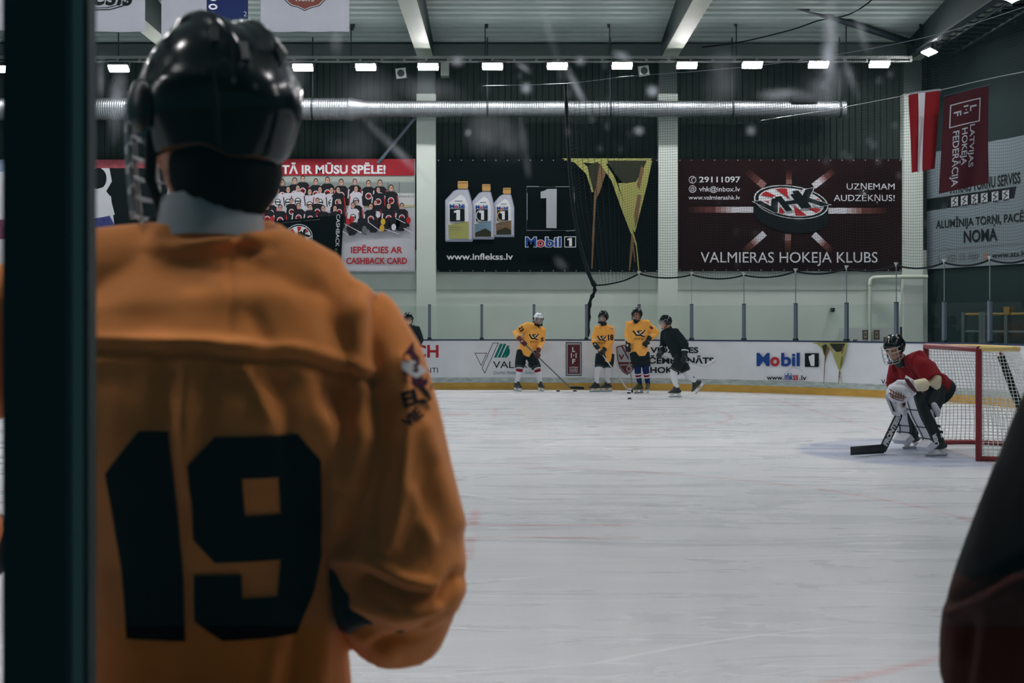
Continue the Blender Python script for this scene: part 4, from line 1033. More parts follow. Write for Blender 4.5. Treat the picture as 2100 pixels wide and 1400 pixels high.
# ------------------------------------------------------------------ people
SKIN = M('skin', S(206,150,122), .5, .4, var=.06, scale=30)
ORANGE = M('jersey_orange', S(246,176,84), .85, .15, var=.05, scale=5, bump=.12, bscale=120)
JBLACK = M('jersey_black', S(26,34,37), .85, .15, bump=.1, bscale=90)
JRED = M('jersey_red', S(124,20,29), .85, .15, var=.06, scale=5, bump=.12, bscale=90)
JDRED = M('jersey_dark_red', S(112,28,22), .85, .15, var=.06, scale=5, bump=.12, bscale=120)
PANT = M('pants_black', S(20,28,32), .7, .2, bump=.1, bscale=60)
SOCKW = M('sock_white', S(214,216,222), .9, .1, bump=.1, bscale=120); SOCKR = M('sock_red', S(130,28,44), .9, .1); SOCKB = M('sock_blue', S(30,42,88), .9, .1)
SKATE = M('skate_black', S(30,38,42), .45, .4); HOLD = M('blade_holder', S(214,220,222), .4, .4); LACE = M('skate_grey', S(120,128,130), .6)
GLV = M('glove_black', S(24,32,36), .6, .3); GLVR = M('glove_maroon', S(84,30,36), .6, .3); TRIM = M('glove_white', S(214,214,216), .6)
HELB = M('helmet_black', S(14,20,23), .16, .4); HELW = M('helmet_white', S(226,230,234), .3, .5)
CAGE = M('cage_steel', S(180,186,190), .3, .6, .6); CAGEK = M('cage_black', S(30,36,38), .3, .6, .3)
EYEW = M('eye', S(40,34,32), .3)
COLLAR = M('collar_grey', S(176,186,192), .85, .1)
HAIR = M('hair_dark', S(20,18,18), .8, .1)
PURK = M('print_mark_black', S(34,30,34), .85, .1); PURW = M('print_mark_white', S(214,214,214), .85, .1); PURM = M('print_mark_wine', S(78,36,52), .85, .1); PURP = M('print_mark_grey', S(150,150,160), .85, .1)
UP = V((0,0,1))
def visor_mat():
    m = bpy.data.materials.new('visor_clear'); m.use_nodes = True; nt = m.node_tree; nt.nodes.remove(nt.nodes['Principled BSDF'])
    tr = node(nt, 'ShaderNodeBsdfTransparent'); tr.inputs[0].default_value = (.86,.9,.92,1); gl = node(nt, 'ShaderNodeBsdfGlossy'); gl.inputs['Roughness'].default_value = .08
    mx = node(nt, 'ShaderNodeMixShader'); mx.inputs[0].default_value = .12
    for i, x in ((1, tr), (2, gl)): nt.links.new(x.outputs[0], mx.inputs[i])
    nt.links.new(mx.outputs[0], nt.nodes['Material Output'].inputs[0]); return m
VISOR = visor_mat()

def head_frame(fdir, roll=0.):
    f = V(fdir).normalized(); u = (UP-f*UP.dot(f)).normalized(); s = f.cross(u)      # s: the person's right
    if roll: u, s = u*cos(roll)+s*sin(roll), s*cos(roll)-u*sin(roll)
    return f, s, u
def head_parts(mb, c, fr, k=1.):
    f, s, u = fr; X = lambda a, b, d: c+f*(a*k)+s*(b*k)+u*(d*k)
    ell(mb, X(-.012,0,.025), (f,s,u), (.096*k,.076*k,.098*k))
    ell(mb, X(.025,0,-.045), (f,s,u), (.068*k,.060*k,.075*k))
    ell(mb, X(.050,0,-.088), (f,s,u), (.036*k,.036*k,.026*k))          # chin
    ell(mb, X(.078,0,.028), (f,s,u), (.016*k,.052*k,.012*k))           # brow
    tube(mb, [X(.080,0,.018), X(.098,0,-.012), X(.106,0,-.028)], [.009*k,.012*k,.015*k], capround=True, seg=8)   # nose
    for q in (-1,1):
        ell(mb, X(.066,q*.040,-.022), (f,s,u), (.022*k,.022*k,.020*k)) # cheek
        ell(mb, X(-.012,q*.079,-.012), (f,s,u), (.020*k,.009*k,.032*k)) # ear
    ell(mb, X(.086,0,-.052), (f,s,u), (.012*k,.024*k,.006*k)); ell(mb, X(.084,0,-.064), (f,s,u), (.012*k,.020*k,.006*k))
def helmet(root, c, fr, mat, k=1., face='cage', stripes=None, vent=True, strap=True, res=1, cagemat=None):
    f, s, u = fr; h = MB(); nu, nv = 40*res, 16*res
    def P(th, ph, grow=0.):      # th around (0 = front), ph from crown down
        a, b, d = .128+grow, .106+grow, .128+grow
        q = ph if ph < pi/2 else pi/2+(ph-pi/2)*.85; x, y, z = sin(q)*cos(th), sin(q)*sin(th), cos(ph)
        g = 1.0
        g += .070*math.exp(-((abs(y)-.34)/.09)**2)*max(0, z+.25)          # two long ridges
        g -= .050*math.exp(-(y/.13)**2)*max(0, z)                           # channel between
        g += .045*math.exp(-((z-.12)/.12)**2)*(1 if abs(y) > .55 else .2)   # side band
        if x < 0: g += .05*math.exp(-((z+.12)/.22)**2)                      # rear bulge
        return c+f*((a*x*g-.012)*k)+s*(b*y*g*k)+u*((d*z*g+.032)*k)
    def low(th):                  # lower rim angle
        q = abs(math.atan2(sin(th), cos(th)))
        return radians(lerp(80, 126, ease((q-.75)/.6))+ 12*ease((q-2.2)/.5))
    rings = []
    for j in range(nv+1):
        rings.append([P(2*pi*i/nu, max(.02, low(2*pi*i/nu)*j/nv)) for i in range(nu)])
    rings.append([P(2*pi*i/nu, low(2*pi*i/nu), -.014) for i in range(nu)])
    rings.append([P(2*pi*i/nu, low(2*pi*i/nu)*.8, -.016) for i in range(nu)])
    h.loft(rings, mat, True)
    ho = h.build('helmet', mat, parent=root)
    v = MB()
    for q in (-1,1):
        for th, p0 in ((.25, .75), (.55, .8), (2.5, .85), (2.85, 1.1)):
            a = P(q*th, p0, .002); b = P(q*th, p0+.22, .002); n = (a-c).normalized(); t = (b-a).normalized()
            v.obox((a+b)/2, t, n.cross(t), n, (.014*k, .006*k, .003*k))
        ell(v, P(q*1.45, 1.62, .006), (f,s,u), (.03*k,.012*k,.036*k))      # ear guard
    if vent: v.build('vents', BLACKM if mat is HELW else CAGEK, parent=ho)
    if stripes:
        sm = MB()
        for q in (-1,1):
            for p0 in (1.05, 1.2):
                pts = [P(q*t_, p0, .004) for t_ in (.9, 1.2, 1.5, 1.8, 2.1)]; tube(sm, pts, (.006*k,.003*k), seg=6)
        sm.build('stripe', stripes, parent=ho)
    X = lambda a, b, d: c+f*(a*k)+s*(b*k)+u*(d*k)
    if face == 'cage' or face == 'goalie':
        m = MB(); r = .0032*k if face == 'cage' else .005*k; gz = 1 if face == 'cage' else 1.12
        def G(a, d): return X((.150+.012*cos(d*9)-.02*abs(d+.03)*3)*cos(a)*gz-.012*(1-cos(a)), .108*sin(a)*gz, d)
        for d in ((.045,.015,-.015,-.045,-.075,-.105) if face == 'cage' else (.05,.0,-.05,-.09,-.12)):
            w_ = 1.25 if d > -.09 else .95
            tube(m, [G(lerp(-w_, w_, i/10), d) for i in range(11)], r, seg=6)
        for a in ((-1.1,-.75,-.4,0,.4,.75,1.1) if face == 'cage' else (-1.0,-.45,.45,1.0)):
            tube(m, [G(a, lerp(.05, -.112, i/6)) for i in range(7)], r, seg=6)
        m.build('cage', cagemat or (CAGE if face == 'goalie' else CAGEK), parent=ho)
        m = MB(); ell(m, X(.115,0,-.115), (f,s,u), (.028*k,.045*k,.018*k)); m.build('chin_cup', BLACKM if face != 'goalie' else CAGEK, parent=ho)
    if face in ('visor', 'full'):
        m = MB(); rings = []; lo = -.02 if face == 'visor' else -.095
        for d in (.065, .03, -.0, lo): rings.append([X((.142-.25*max(0,-d)*.4)*cos(a), .104*sin(a), d) for a in [lerp(-1.2,1.2,i/16) for i in range(17)]])
        rings += [[c+(p-c)*.975 for p in q] for q in rings[::-1]]; m.loft(rings, VISOR, True, cap=False, close=False); m.build('visor', VISOR, parent=ho)
        if face == 'full':
            m = MB(); tube(m, [X(.125*cos(a), .098*sin(a), -.098-.012*cos(a)) for a in [lerp(-1.2,1.2,i/12) for i in range(13)]], (.012*k,.022*k), seg=8); m.build('chin_guard', BLACKM, parent=ho)
    if strap:
        m = MB(); tube(m, [X(.0,-.098,-.01), X(.03,-.088,-.07), X(.07,-.045,-.115), X(.08,0,-.124), X(.07,.045,-.115), X(.03,.088,-.07), X(0,.098,-.01)], (.008*k,.003*k), seg=6); m.build('chin_strap', BLACKM, parent=ho)
    return ho
def hand_chains(mb, wrist, grip, axis, k=1., fr=.009, palm=True, gr=.026):
    """palm, four fingers curled round the grip line and a thumb closing from the side"""
    a = axis.normalized(); o = wrist-grip; o = o-a*o.dot(a)
    e1 = o.normalized() if o.length > 1e-4 else a.orthogonal().normalized(); e2 = a.cross(e1)
    R = gr+fr
    pc = grip+e1*(R+.012*k)
    if palm:
        ell(mb, pc+e1*.004, (a, e2, e1), (.045*k, .042*k, .018*k)); tube(mb, [wrist, pc.lerp(wrist, .35)+e1*.004, pc], [(.026*k,.030*k)]*2+[(.034*k,.026*k)], seg=10, capround=True)
    for i, (off, span) in enumerate(((-.033,225),(-.011,250),(.011,240),(.032,205))):
        pts = [grip+a*(off*k*1.02)+e1*(R*cos(radians(t)))*1.0+e2*(R*sin(radians(t))) for t in [lerp(40, 40+span, j/5) for j in range(6)]]
        pts = [pc+a*(off*k)+e2*.02*k]+pts
        tube(mb, pts, [fr*1.12*k]*3+[fr*k]*3+[fr*.85*k], seg=8, capround=True)
    pts = [pc-a*.03*k-e2*.02*k, grip-a*.052*k+e1*R*cos(radians(-50))+e2*R*sin(radians(-50)), grip-a*.05*k+e1*R*cos(radians(-100))+e2*R*sin(radians(-100)), grip-a*.042*k+e1*R*cos(radians(-150))+e2*R*sin(radians(-150))]
    tube(mb, pts, [fr*1.4*k, fr*1.3*k, fr*1.15*k, fr*k], seg=8, capround=True)
    return pc
def skate(root, ankle, knee, toe, up=UP, k=1., mat=None):
    """boot, blade holder, steel; toe: direction the foot points; up: sole normal"""
    u = V(up).normalized(); t = V(toe); t = (t-u*t.dot(u)).normalized(); s = t.cross(u); X = lambda a, b, d: ankle+t*(a*k)+s*(b*k)+u*(d*k)
    m = MB()
    leg = (knee-ankle).normalized()
    tube(m, [ankle+leg*.13, ankle+leg*.06, X(-.012,0,0), X(-.02,0,-.05), X(-.02,0,-.085)], [.052,.047,.045,.044,.040], ref=t, capround=False, seg=12)
    tube(m, [X(-.062,0,-.055), X(-.02,0,-.052), X(.05,0,-.052), X(.11,0,-.062), X(.165,0,-.068), X(.20,0,-.072)], [(.036,.034),(.046,.044),(.044,.046),(.030,.044),(.024,.042),(.012,.026)], ref=u, seg=12, capround=True)
    tube(m, [X(.035,0,-.01)+leg*.04, X(.08,0,-.02), X(.12,0,-.04)], [.034,.036,.030], seg=8, capround=True)
    vs, fs, ns = remesh(m, .011, 3); b = MB(); b.add(vs, fs, mat or SKATE, True)
    for i in range(5): tube(b, [X(.055+i*.018, -.028, .0-.011*i), X(.062+i*.018, 0, .014-.011*i), X(.055+i*.018, .028, .0-.011*i)], .004, LACE, seg=5)
    so = b.build('skate', None, parent=root)
    m = MB()
    for a0, a1 in ((-.075,-.005), (.075,.155)):
        m.loft([[X(p, q, d) for p, q in ((a0-e,-w),(a1+e,-w),(a1+e,w),(a0-e,w))] for d, e, w in ((-.098,.012,.030),(-.125,-.008,.014),(-.145,.0,.008))], HOLD, smooth=False)
    m.loft([[X(p, q, d) for p, q in ((-.10,-.007),(.185,-.007),(.185,.007),(-.10,.007))] for d in (-.138,-.152)], HOLD, smooth=False)
    m.build('blade_holder', HOLD, parent=so)
    m = MB(); m.loft([[X(p, q, d) for p, q in ((-.105+e,-.002),(.192-e,-.002),(.192-e,.002),(-.105+e,.002))] for d, e in ((-.150,0),(-.163,.004),(-.170,.02))], STEEL, smooth=False); m.build('blade', STEEL, parent=so)
    return so
SOLE = .17           # ankle joint height above the ice
def torso_rings(J, bulk=1., hem=.10):
    side = (J['shB']-J['shA']); side = side.normalized(); hs = (J['hipB']-J['hipA']).normalized()
    pel = (J['hipA']+J['hipB'])/2; chest = (J['shA']+J['shB'])/2; ax = (chest-pel).normalized()
    pts = [pel-ax*hem, pel, pel.lerp(chest, .35), pel.lerp(chest, .65), chest-ax*.05, chest+ax*.03, J['neck']+ax*.01]
    half = (J['shB']-J['shA']).length/2
    rad = [(.195*bulk,.150*bulk),(.190*bulk,.150*bulk),(.185*bulk,.145*bulk),(half+.035,.150*bulk),(half+.03,.135*bulk),(half*.72,.105),(.072,.075)]
    ref = [hs, hs, hs.lerp(side,.35), side, side, side, side]
    return pts, rad, ref
def person(spec):
    J = spec['J']; k = spec.get('k', 1.); bulk = spec.get('bulk', 1.)
    base = spec['base']
    root = thing('person', spec['label'], 'person', base, spec.get('group'))
    fr = head_frame(spec['face'], spec.get('roll', 0.)); f, s, u = fr; hc = J['head']
    # body: one continuous skin surface
    m = MB(); head_parts(m, hc, fr, k)
    tube(m, [J['neck']-(hc-J['neck'])*.25, J['neck'].lerp(hc, .45)-f*.012, hc-f*.02-u*.03], [.065,.056,.055], seg=12)
    pts, rad, ref = torso_rings(J, bulk, .02); tube(m, pts, [(a*.80*spec.get('tk',1), b*.76*spec.get('tk',1)) for a, b in rad], ref=ref, seg=18)
    for q in 'AB':
        tube(m, [J['sh'+q].lerp(J['neck'],.3), J['sh'+q], J['el'+q], J['wr'+q]], [r*spec.get('armk', 1) for r in (.055,.052,.040,.028)], seg=10, capround=True)
        if 'grip'+q in J: hand_chains(m, J['wr'+q], J['grip'+q], J['axis'+q], k)
        hip = J['hip'+q]; up_ = ((J['shA']+J['shB'])/2-(J['hipA']+J['hipB'])/2).normalized(); tube(m, [hip+up_*.03, hip, J['kn'+q], J['an'+q], J['an'+q]-UP*.03], [.080,.085,.055,.036,.036], seg=10, capround=True)
        t = J['toe'+q]; up = J.get('sole'+q, UP); tube(m, [J['an'+q]-up*.05-t*.03, J['an'+q]-up*.05+t*.12], [.03,.025], seg=8, capround=True)
    vs, fs, ns = remesh(m, spec.get('vox', .010), 2); b = MB(); b.add(vs, fs, SKIN, True); b.build('body', SKIN, parent=root)
    if spec.get('eyes', True):
        for q in (-1,1):
            m = MB(); ell(m, hc+f*.083*k+s*q*.031*k+u*.006*k, (f,s,u), (.009*k,.013*k,.008*k)); m.build('eye', EYEW, parent=root)
    helmet(root, hc, fr, spec.get('helmet', HELB), k*1.0, spec.get('shield', 'cage'), spec.get('stripes'), res=spec.get('hres', 1), cagemat=spec.get('cagemat'))
    # collar
    m = MB(); n0 = J['neck']; tube(m, [n0-(hc-n0)*.12, n0+(hc-n0)*.30], [.078*k,.070*k], seg=16); m.build('collar', spec.get('collar', COLLAR), parent=root)
    if spec.get('hair'):
        m = MB(); ell(m, hc-f*.026*k-u*.060*k, (f,s,u), (.080*k,.080*k,.082*k)); m.build('hair', HAIR, parent=root)
    # jersey
    if 'jersey_fn' in spec: spec['jersey_fn'](root, J)
    else: std_jersey(root, spec, J, bulk)
    pants_legs(root, spec, J, bulk, k)
    return root
def std_jersey(root, spec, J, bulk):
    m = MB(); pts, rad, ref = torso_rings(J, bulk, spec.get('hem', .10)); tube(m, pts, rad, ref=ref, seg=24)
    sl = spec.get('sleeve', (.098,.082,.062))
    for q in 'AB':
        a, e, w = J['sh'+q], J['el'+q], J['wr'+q]; wend = e.lerp(w, spec.get('cuff'+q, .95))
        tube(m, ([a.lerp(J['neck'],.45)-UP*.01, a, a.lerp(e,.5), e, e.lerp(wend,.5), wend] if spec.get('cuff'+q, 1) > .2 else [a.lerp(J['neck'],.45)-UP*.01, a, a.lerp(e,.5), a.lerp(e,1.10)]), [sl[0]*.75,sl[0],lerp(sl[0],sl[1],.4),sl[1],lerp(sl[1],sl[2],.4),sl[2]][:6 if spec.get('cuff'+q, 1) > .2 else 4], seg=14)
    vs, fs, ns = remesh(m, spec.get('jvox', .013), 3)
    vs = wrinkle(vs, ns, spec.get('wr', .011), 7.5, spec.get('seed', 1))
    b = MB(); b.add(vs, fs, spec['jersey'], True)
    bvh = BVHTree.FromPolygons(vs, fs)
    for art, org, ux, uy in spec.get('decals', ()): decal(b, art, org, ux, uy, bvh, .004)
    b.build('jersey', None, parent=root)
def pants_legs(root, spec, J, bulk, k):
    m = MB(); hA, hB = J['hipA'], J['hipB']; pel = (hA+hB)/2; hs = (hB-hA).normalized()
    ch = (J['shA']+J['shB'])/2; ax = (ch-pel).normalized()
    pb = bulk*spec.get('pbulk', 1); tube(m, [pel-ax*.08, pel, pel+ax*.12], [(.185*pb,.145*pb),(.18*pb,.14*pb),(.165*pb,.125*pb)], ref=hs, seg=18)
    for q in 'AB':
        h, kn = J['hip'+q], J['kn'+q]; tube(m, [h+ax*.04, h.lerp(kn,.35), h.lerp(kn,.96)], [.12*spec.get('pbulk',1),.122*spec.get('pbulk',1),.108*spec.get('pantw',1)], seg=14)
    vs, fs, ns = remesh(m, .014, 3); vs = wrinkle(vs, ns, .006, 6, 5); b = MB(); b.add(vs, fs, spec.get('pants', PANT), True); po = b.build('pants', None, parent=root)
    if spec.get('piping'):
        m = MB()
        for q in 'AB':
            h, kn = J['hip'+q], J['kn'+q]; c = h.lerp(kn, .88); t = (kn-h).normalized(); e = t.orthogonal().normalized(); e2 = t.cross(e)
            tube(m, [c+(e*cos(x)+e2*sin(x))*(.111*spec.get('pantw',1)) for x in [pi*2*i/16 for i in range(17)]], (.006,.004), seg=5)
        m.build('piping', LACE, parent=po)
    # socks, skates, gloves
    for q in 'AB':
        kn, an, h = J['kn'+q], J['an'+q], J['hip'+q]; t = J['toe'+q]
        st = kn.lerp(h, .22); m = MB(); bands = spec.get('sock', [(0,1,SOCKW)])
        P_ = lambda v: (st.lerp(kn, v/.25) if v < .25 else kn.lerp(an, (v-.25)/.75*.93)) + t*(.022*sin(pi*min(1,max(0,(v-.15)/.8))))
        R_ = lambda v: lerp(.078,.072,v/.3) if v < .3 else lerp(.072,.050,ease((v-.3)/.7))
        for v0, v1, mt in bands:
            n = max(2, int((v1-v0)*16)); tube(m, [P_(lerp(v0,v1,i/n)) for i in range(n+1)], [(R_(lerp(v0,v1,i/n))*1.04, R_(lerp(v0,v1,i/n))) for i in range(n+1)], mt, ref=t, seg=14)
        m.build('sock', None, parent=root)
        skate(root, an, kn, t, J.get('sole'+q, UP), 1., spec.get('boot'))
        if 'grip'+q in J and spec.get('gloves', True): glove(root, J['el'+q], J['wr'+q], J['grip'+q], J['axis'+q], spec.get('glove', GLV), spec.get('trim', TRIM), k*spec.get('gk', 1))
def glove(root, el, wr, grip, axis, mat, trim, k=1.):
    m = MB(); d = (wr-el).normalized(); pc = hand_chains(m, wr, grip, axis, 1.22*k, .0155, True, .022)
    tube(m, [wr-d*.10, wr-d*.03, wr.lerp(pc,.5)], [.066*k,.058*k,.046*k], seg=12)
    e1 = (pc-grip).normalized(); a = axis.normalized(); e2 = a.cross(e1)
    ell(m, pc+e1*.014, (a, e2, e1), (.058*k,.050*k,.022*k))
    vs, fs, ns = remesh(m, .0075, 2); b = MB(); b.add(vs, fs, mat, True); go = b.build('glove', mat, parent=root)
    if trim:
        b = MB(); r = d.orthogonal().normalized(); r2 = d.cross(r); c = wr-d*.07
        rings = [[c+d*h+(r*cos(2*pi*i/18)+r2*sin(2*pi*i/18))*((.070-.10*h)*k) for i in range(18)] for h in (-.012,.012)]
        b.loft(rings, trim, True, cap=False)
        for q in (-.02, .02): tube(b, [pc+a*q+e1*.037-e2*.035, pc+a*q+e1*.040, pc+a*q+e1*.030+e2*.04], (.004,.003), seg=5)
        b.build('trim', trim, parent=go)
def stick(label, top, heel, blade_tip, knob=True, shaft=None, wrap=None, group=None, bh=.06, curve=.03):
    shaft = shaft or M('shaft_grey', S(120,126,128), .45, .4); r = thing('hockey_stick', label, 'hockey stick', heel, group)
    d = (heel-top).normalized(); m = MB(); tube(m, [top, heel], (.015,.010), seg=8, power=4, ref=(blade_tip-heel)); m.build('shaft', shaft, parent=r)
    bd = (blade_tip-heel); n = d.cross(bd.normalized()).normalized(); up = bd.normalized().cross(n); up = up if up.z > 0 else -up
    m = MB(); rings = []
    for i in range(9):
        t = i/8; c = heel+bd*t+n*(curve*(t*t)) ; h = bh*(.62+.38*min(1,t*3)) if t < .9 else bh*.8; th = lerp(.011,.006,t)
        rings.append([c+n*th*a+up*(h*.5*b+ .012) for a, b in ((-1,-1),(1,-1),(1,1),(-1,1))])
    m.loft(rings, None, True); m.build('blade', wrap or M('blade_tape', S(22,28,30), .8), parent=r)
    if knob: m = MB(); tube(m, [top-d*.01, top+d*.10], .018, seg=8); m.build('grip_tape', M('grip_white', S(205,208,210), .8), parent=r)
    return r
def crest(w, h):       # winged X mark with a line of small lettering strokes under it
    a = Art(.0005); L = lambda p, wd, m: a.line([(x*w, y*h) for x, y in p], wd*h, m)
    L([(-.5,-.32),(-.22,.22),(.10,.22),(.5,-.38)], .17, PURK); L([(-.14,-.30),(.10,.20),(.30,.34),(.5,.36)], .17, PURK); L([(-.32,-.25),(-.12,.08),(.05,.08)], .11, PURW); L([(.08,-.02),(.40,-.34)], .09, PURW); L([(-.05,-.28),(.22,-.30)], .1, PURK); L([(.16,.12),(.46,.30)], .07, PURW)
    for i in range(6):
        x = -.36+i*.145; a.L = 20; a.line([((x-.04)*w, .78*h), ((x-.04)*w, .56*h), ((x+.035)*w, .56*h)] if i % 2 else [((x-.04)*w, .56*h), ((x+.03)*w, .67*h), ((x-.04)*w, .78*h)], .05*h, PURK)
    return a
def numart(t, w, h, mat=PURK, bold=.05):
    a = Art(.0005); a.text(t, -w/2, -h/2, w/2, h/2, mat, bold); return a

def Jpx(Y0, **kw):
    """joints from sight lines: name=(px, py, depth offset)"""
    return {n: at(px, py, Y0+d) for n, (px, py, d) in kw.items()}
def side_of(J): return (J['shB']-J['shA']).normalized()
def chest_decal(J, art, Y, dx=0., dz=-.16, d=.5):
    c = (J['shA']+J['shB'])/2+V((dx, 0, dz)); return (art, c+V((0,-d,0)), V((1,0,0)), UP)
def sleeve_decal(J, q, art, t, frm, rot=0.):
    """on the upper arm at fraction t, seen from direction frm"""
    p = J['sh'+q].lerp(J['el'+q], t); ax = (J['sh'+q]-J['el'+q]).normalized(); n = V(frm).normalized(); uy = (ax-n*ax.dot(n)).normalized(); ux = uy.cross(n); 
    return (art, p+n*.4, ux, uy)

# ---- the white-helmeted player
Y0 = 28.95
J = Jpx(Y0, head=(1104,655.5,-.08), neck=(1100,668,0), shA=(1082,668,-.02), shB=(1111,675,.02), elA=(1057,683,.02), wrA=(1065,693,-.16), elB=(1110,701,.05), wrB=(1104,717,-.20), hipA=(1070,722,0), hipB=(1087,724,.04), knA=(1065,755,-.08), knB=(1101,756,-.06), anA=(1059.5,785.5,.02), anB=(1108,785.5,.03))
for q in 'AB': J['an'+q].z = SOLE
J['gripA'] = at(1071,704.5,Y0-.27); J['gripB'] = at(1101.5,729.5,Y0-.30)
heel = at(1170,794,Y0-.12); heel.z = .075; ax = heel-J['gripB']; J['gripA'] = J['gripB']-ax.normalized()*.40
J['axisA'] = J['axisB'] = ax; J['toeA'] = V((.55,-.83,0)).normalized(); J['toeB'] = V((.35,-.93,0)).normalized()
P1 = dict(J=J, base=V((J['hipA'].x+.05, Y0, 0)), label='person in an orange hockey jersey and white helmet leaning over a stick by the boards', face=(.25,-.95,-.12), roll=-.06, jersey=ORANGE, helmet=HELW, shield='full', collar=GLV, seed=2, k=.96, glove=GLVR, piping=True,
     sock=[(0,.28,SOCKW),(.28,.40,SOCKR),(.40,1,SOCKW)], hem=.06,
     decals=[chest_decal(J, crest(.20,.17), Y0, -.02, -.20), sleeve_decal(J, 'A', numart('23',.11,.10), .45, (-.25,-1,.1)), sleeve_decal(J, 'B', numart('5',.07,.09), .8, (.25,-1,0))])
person(P1)
stick('hockey stick held low towards two pucks by the white-helmeted person', J['gripA']-ax.normalized()*.07, heel, heel+V((.30,-.06,.0)), shaft=M('shaft_speckled', S(96,102,104), .45, .4, var=.5, scale=30))
# ---- number eighteen
Y0 = 28.75
J = Jpx(Y0, head=(1237,651,-.05), neck=(1238,665.5,0), shA=(1226,672,-.04), shB=(1252,673,.10), elA=(1220.5,693,-.04), wrA=(1219.5,705,-.14), elB=(1253,699,.04), wrB=(1239.5,716,-.16), hipA=(1233,729,0), hipB=(1249,729,.08), knA=(1229.5,754,-.06), knB=(1247,756,.02), anA=(1223.5,787,-.02), anB=(1247,787,.10))
for q in 'AB': J['an'+q].z = SOLE
J['gripB'] = at(1233.5,724,Y0-.24); heel = at(1288,798.5,Y0-.35); heel.z = .05; ax = heel-J['gripB']; J['gripA'] = J['gripB']-ax.normalized()*.165
J['axisA'] = J['axisB'] = ax; J['toeA'] = V((-.85,-.5,0)).normalized(); J['toeB'] = V((-.9,-.4,0)).normalized()
person(dict(J=J, base=V((J['hipA'].x+.08, Y0, 0)), label='person in orange jersey numbered eighteen on the sleeve, with white socks', face=(-.62,-.78,-.02), jersey=ORANGE, helmet=HELB, shield='full', collar=GLV, seed=5, k=.98, piping=True, bulk=.92, sleeve=(.09,.08,.062), hem=.14,
     decals=[chest_decal(J, crest(.19,.16), Y0, -.06, -.22), sleeve_decal(J, 'B', numart('18',.12,.13), .72, (-.1,-1,0)), sleeve_decal(J, 'B', numart('*',.10,.09,PURP), .18, (.1,-1,.2))]))
stick('pale hockey stick of the person with number eighteen, slanting down to the right', J['gripA']-ax.normalized()*.08, heel, heel+V((.10,-.16,.02)), shaft=M('shaft_white', S(196,200,202), .45, .4, var=.2, scale=12), wrap=M('blade_white', S(196,200,202), .6))
# ---- the tall one, hand on hip
Y0 = 28.2
J = Jpx(Y0, head=(1306.5,645.5,-.04), neck=(1306,659.5,0), shA=(1292.5,664,-.03), shB=(1326,664,.05), elA=(1289,685,.02), wrA=(1288,705,-.06), elB=(1346,684,.10), wrB=(1331,693,-.08), hipA=(1302,726,0), hipB=(1321,726,.04), knA=(1308.5,753,-.06), knB=(1324,753,-.04), anA=(1312.5,788,.02), anB=(1329,788,.06))
for q in 'AB': J['an'+q].z = SOLE
J['gripA'] = at(1287.5,716,Y0-.12); heel = at(1297.5,803.5,Y0-.22); heel.z = .05; J['axisA'] = heel-J['gripA']; J['gripB'] = at(1324.5,706,Y0-.17); J['axisB'] = V((.6,-.5,-.4))
J['toeA'] = V((-.75,-.65,0)).normalized(); J['toeB'] = V((-.25,-.97,0)).normalized()
person(dict(J=J, base=V((J['hipA'].x+.08, Y0, 0)), label='tall person in orange jersey with striped blue socks and one hand on the hip', face=(-.42,-.9,.0), jersey=ORANGE, helmet=HELB, shield='cage', collar=GLV, seed=8, k=1.02, bulk=1.04, boot=M('skate_khaki', S(74,76,50), .5, .3), glove=GLV, hem=.04, pantw=1.04, sleeve=(.105,.088,.066),
     sock=[(0,.52,SOCKB),(.52,.57,SOCKW),(.57,.66,SOCKR),(.66,.71,SOCKW),(.71,1,SOCKB)],
     decals=[chest_decal(J, crest(.26,.18), Y0, .0, -.20), sleeve_decal(J, 'B', numart('8',.06,.085,PURM), .42, (.1,-1,.1))]))
stick('dark speckled hockey stick held upright by the tall person', J['gripA']-J['axisA'].normalized()*.10, heel, heel+V((-.02,-.28,.0)), shaft=M('shaft_banded', S(120,124,124), .5, .3, var=.6, scale=26))
# ---- the skater in black
Y0 = 26.75
J = Jpx(Y0, head=(1364.5,661.5,-.02), neck=(1371,674,.02), shA=(1364,683,.16), shB=(1383.5,680,-.16), elA=(1361,706,.24), wrA=(1357.5,720,.08), elB=(1405.5,707,-.22), wrB=(1404,725.5,-.26), hipA=(1391,729,.10), hipB=(1397,731,-.10), knA=(1407,762,.12), knB=(1382.5,761,-.10), anA=(1427,783,.16), anB=(1388.5,797,-.08))
J['anB'].z = SOLE
J['gripA'] = at(1353,728,Y0-.0); J['gripB'] = at(1402,739,Y0-.28); ax = (J['gripB']-J['gripA']); J['axisA'] = J['axisB'] = ax
J['toeB'] = V((-.93,-.35,0)).normalized(); J['toeA'] = V((-.68,-.1,-.72)).normalized(); J['soleA'] = V((-.70,.05,.66)).normalized()
person(dict(J=J, base=V((J['anB'].x, Y0-.08, 0)), label='person in a black jersey and white socks striding left with the stick held level', face=(-.93,-.30,-.10), jersey=JBLACK, helmet=HELB, shield='visor', collar=GLV, seed=11, k=1.0, hem=.10, piping=True, sock=[(0,1,SOCKW)], sleeve=(.095,.080,.062)))
heel = at(1447,751.5,Y0-.34)
stick('pale hockey stick carried level by the person in the black jersey', J['gripA']-ax.normalized()*.09, heel, at(1468,738.5,Y0-.30), shaft=M('shaft_silver', S(176,180,184), .4, .4), wrap=M('blade_pale', S(196,198,200), .6), curve=.01)
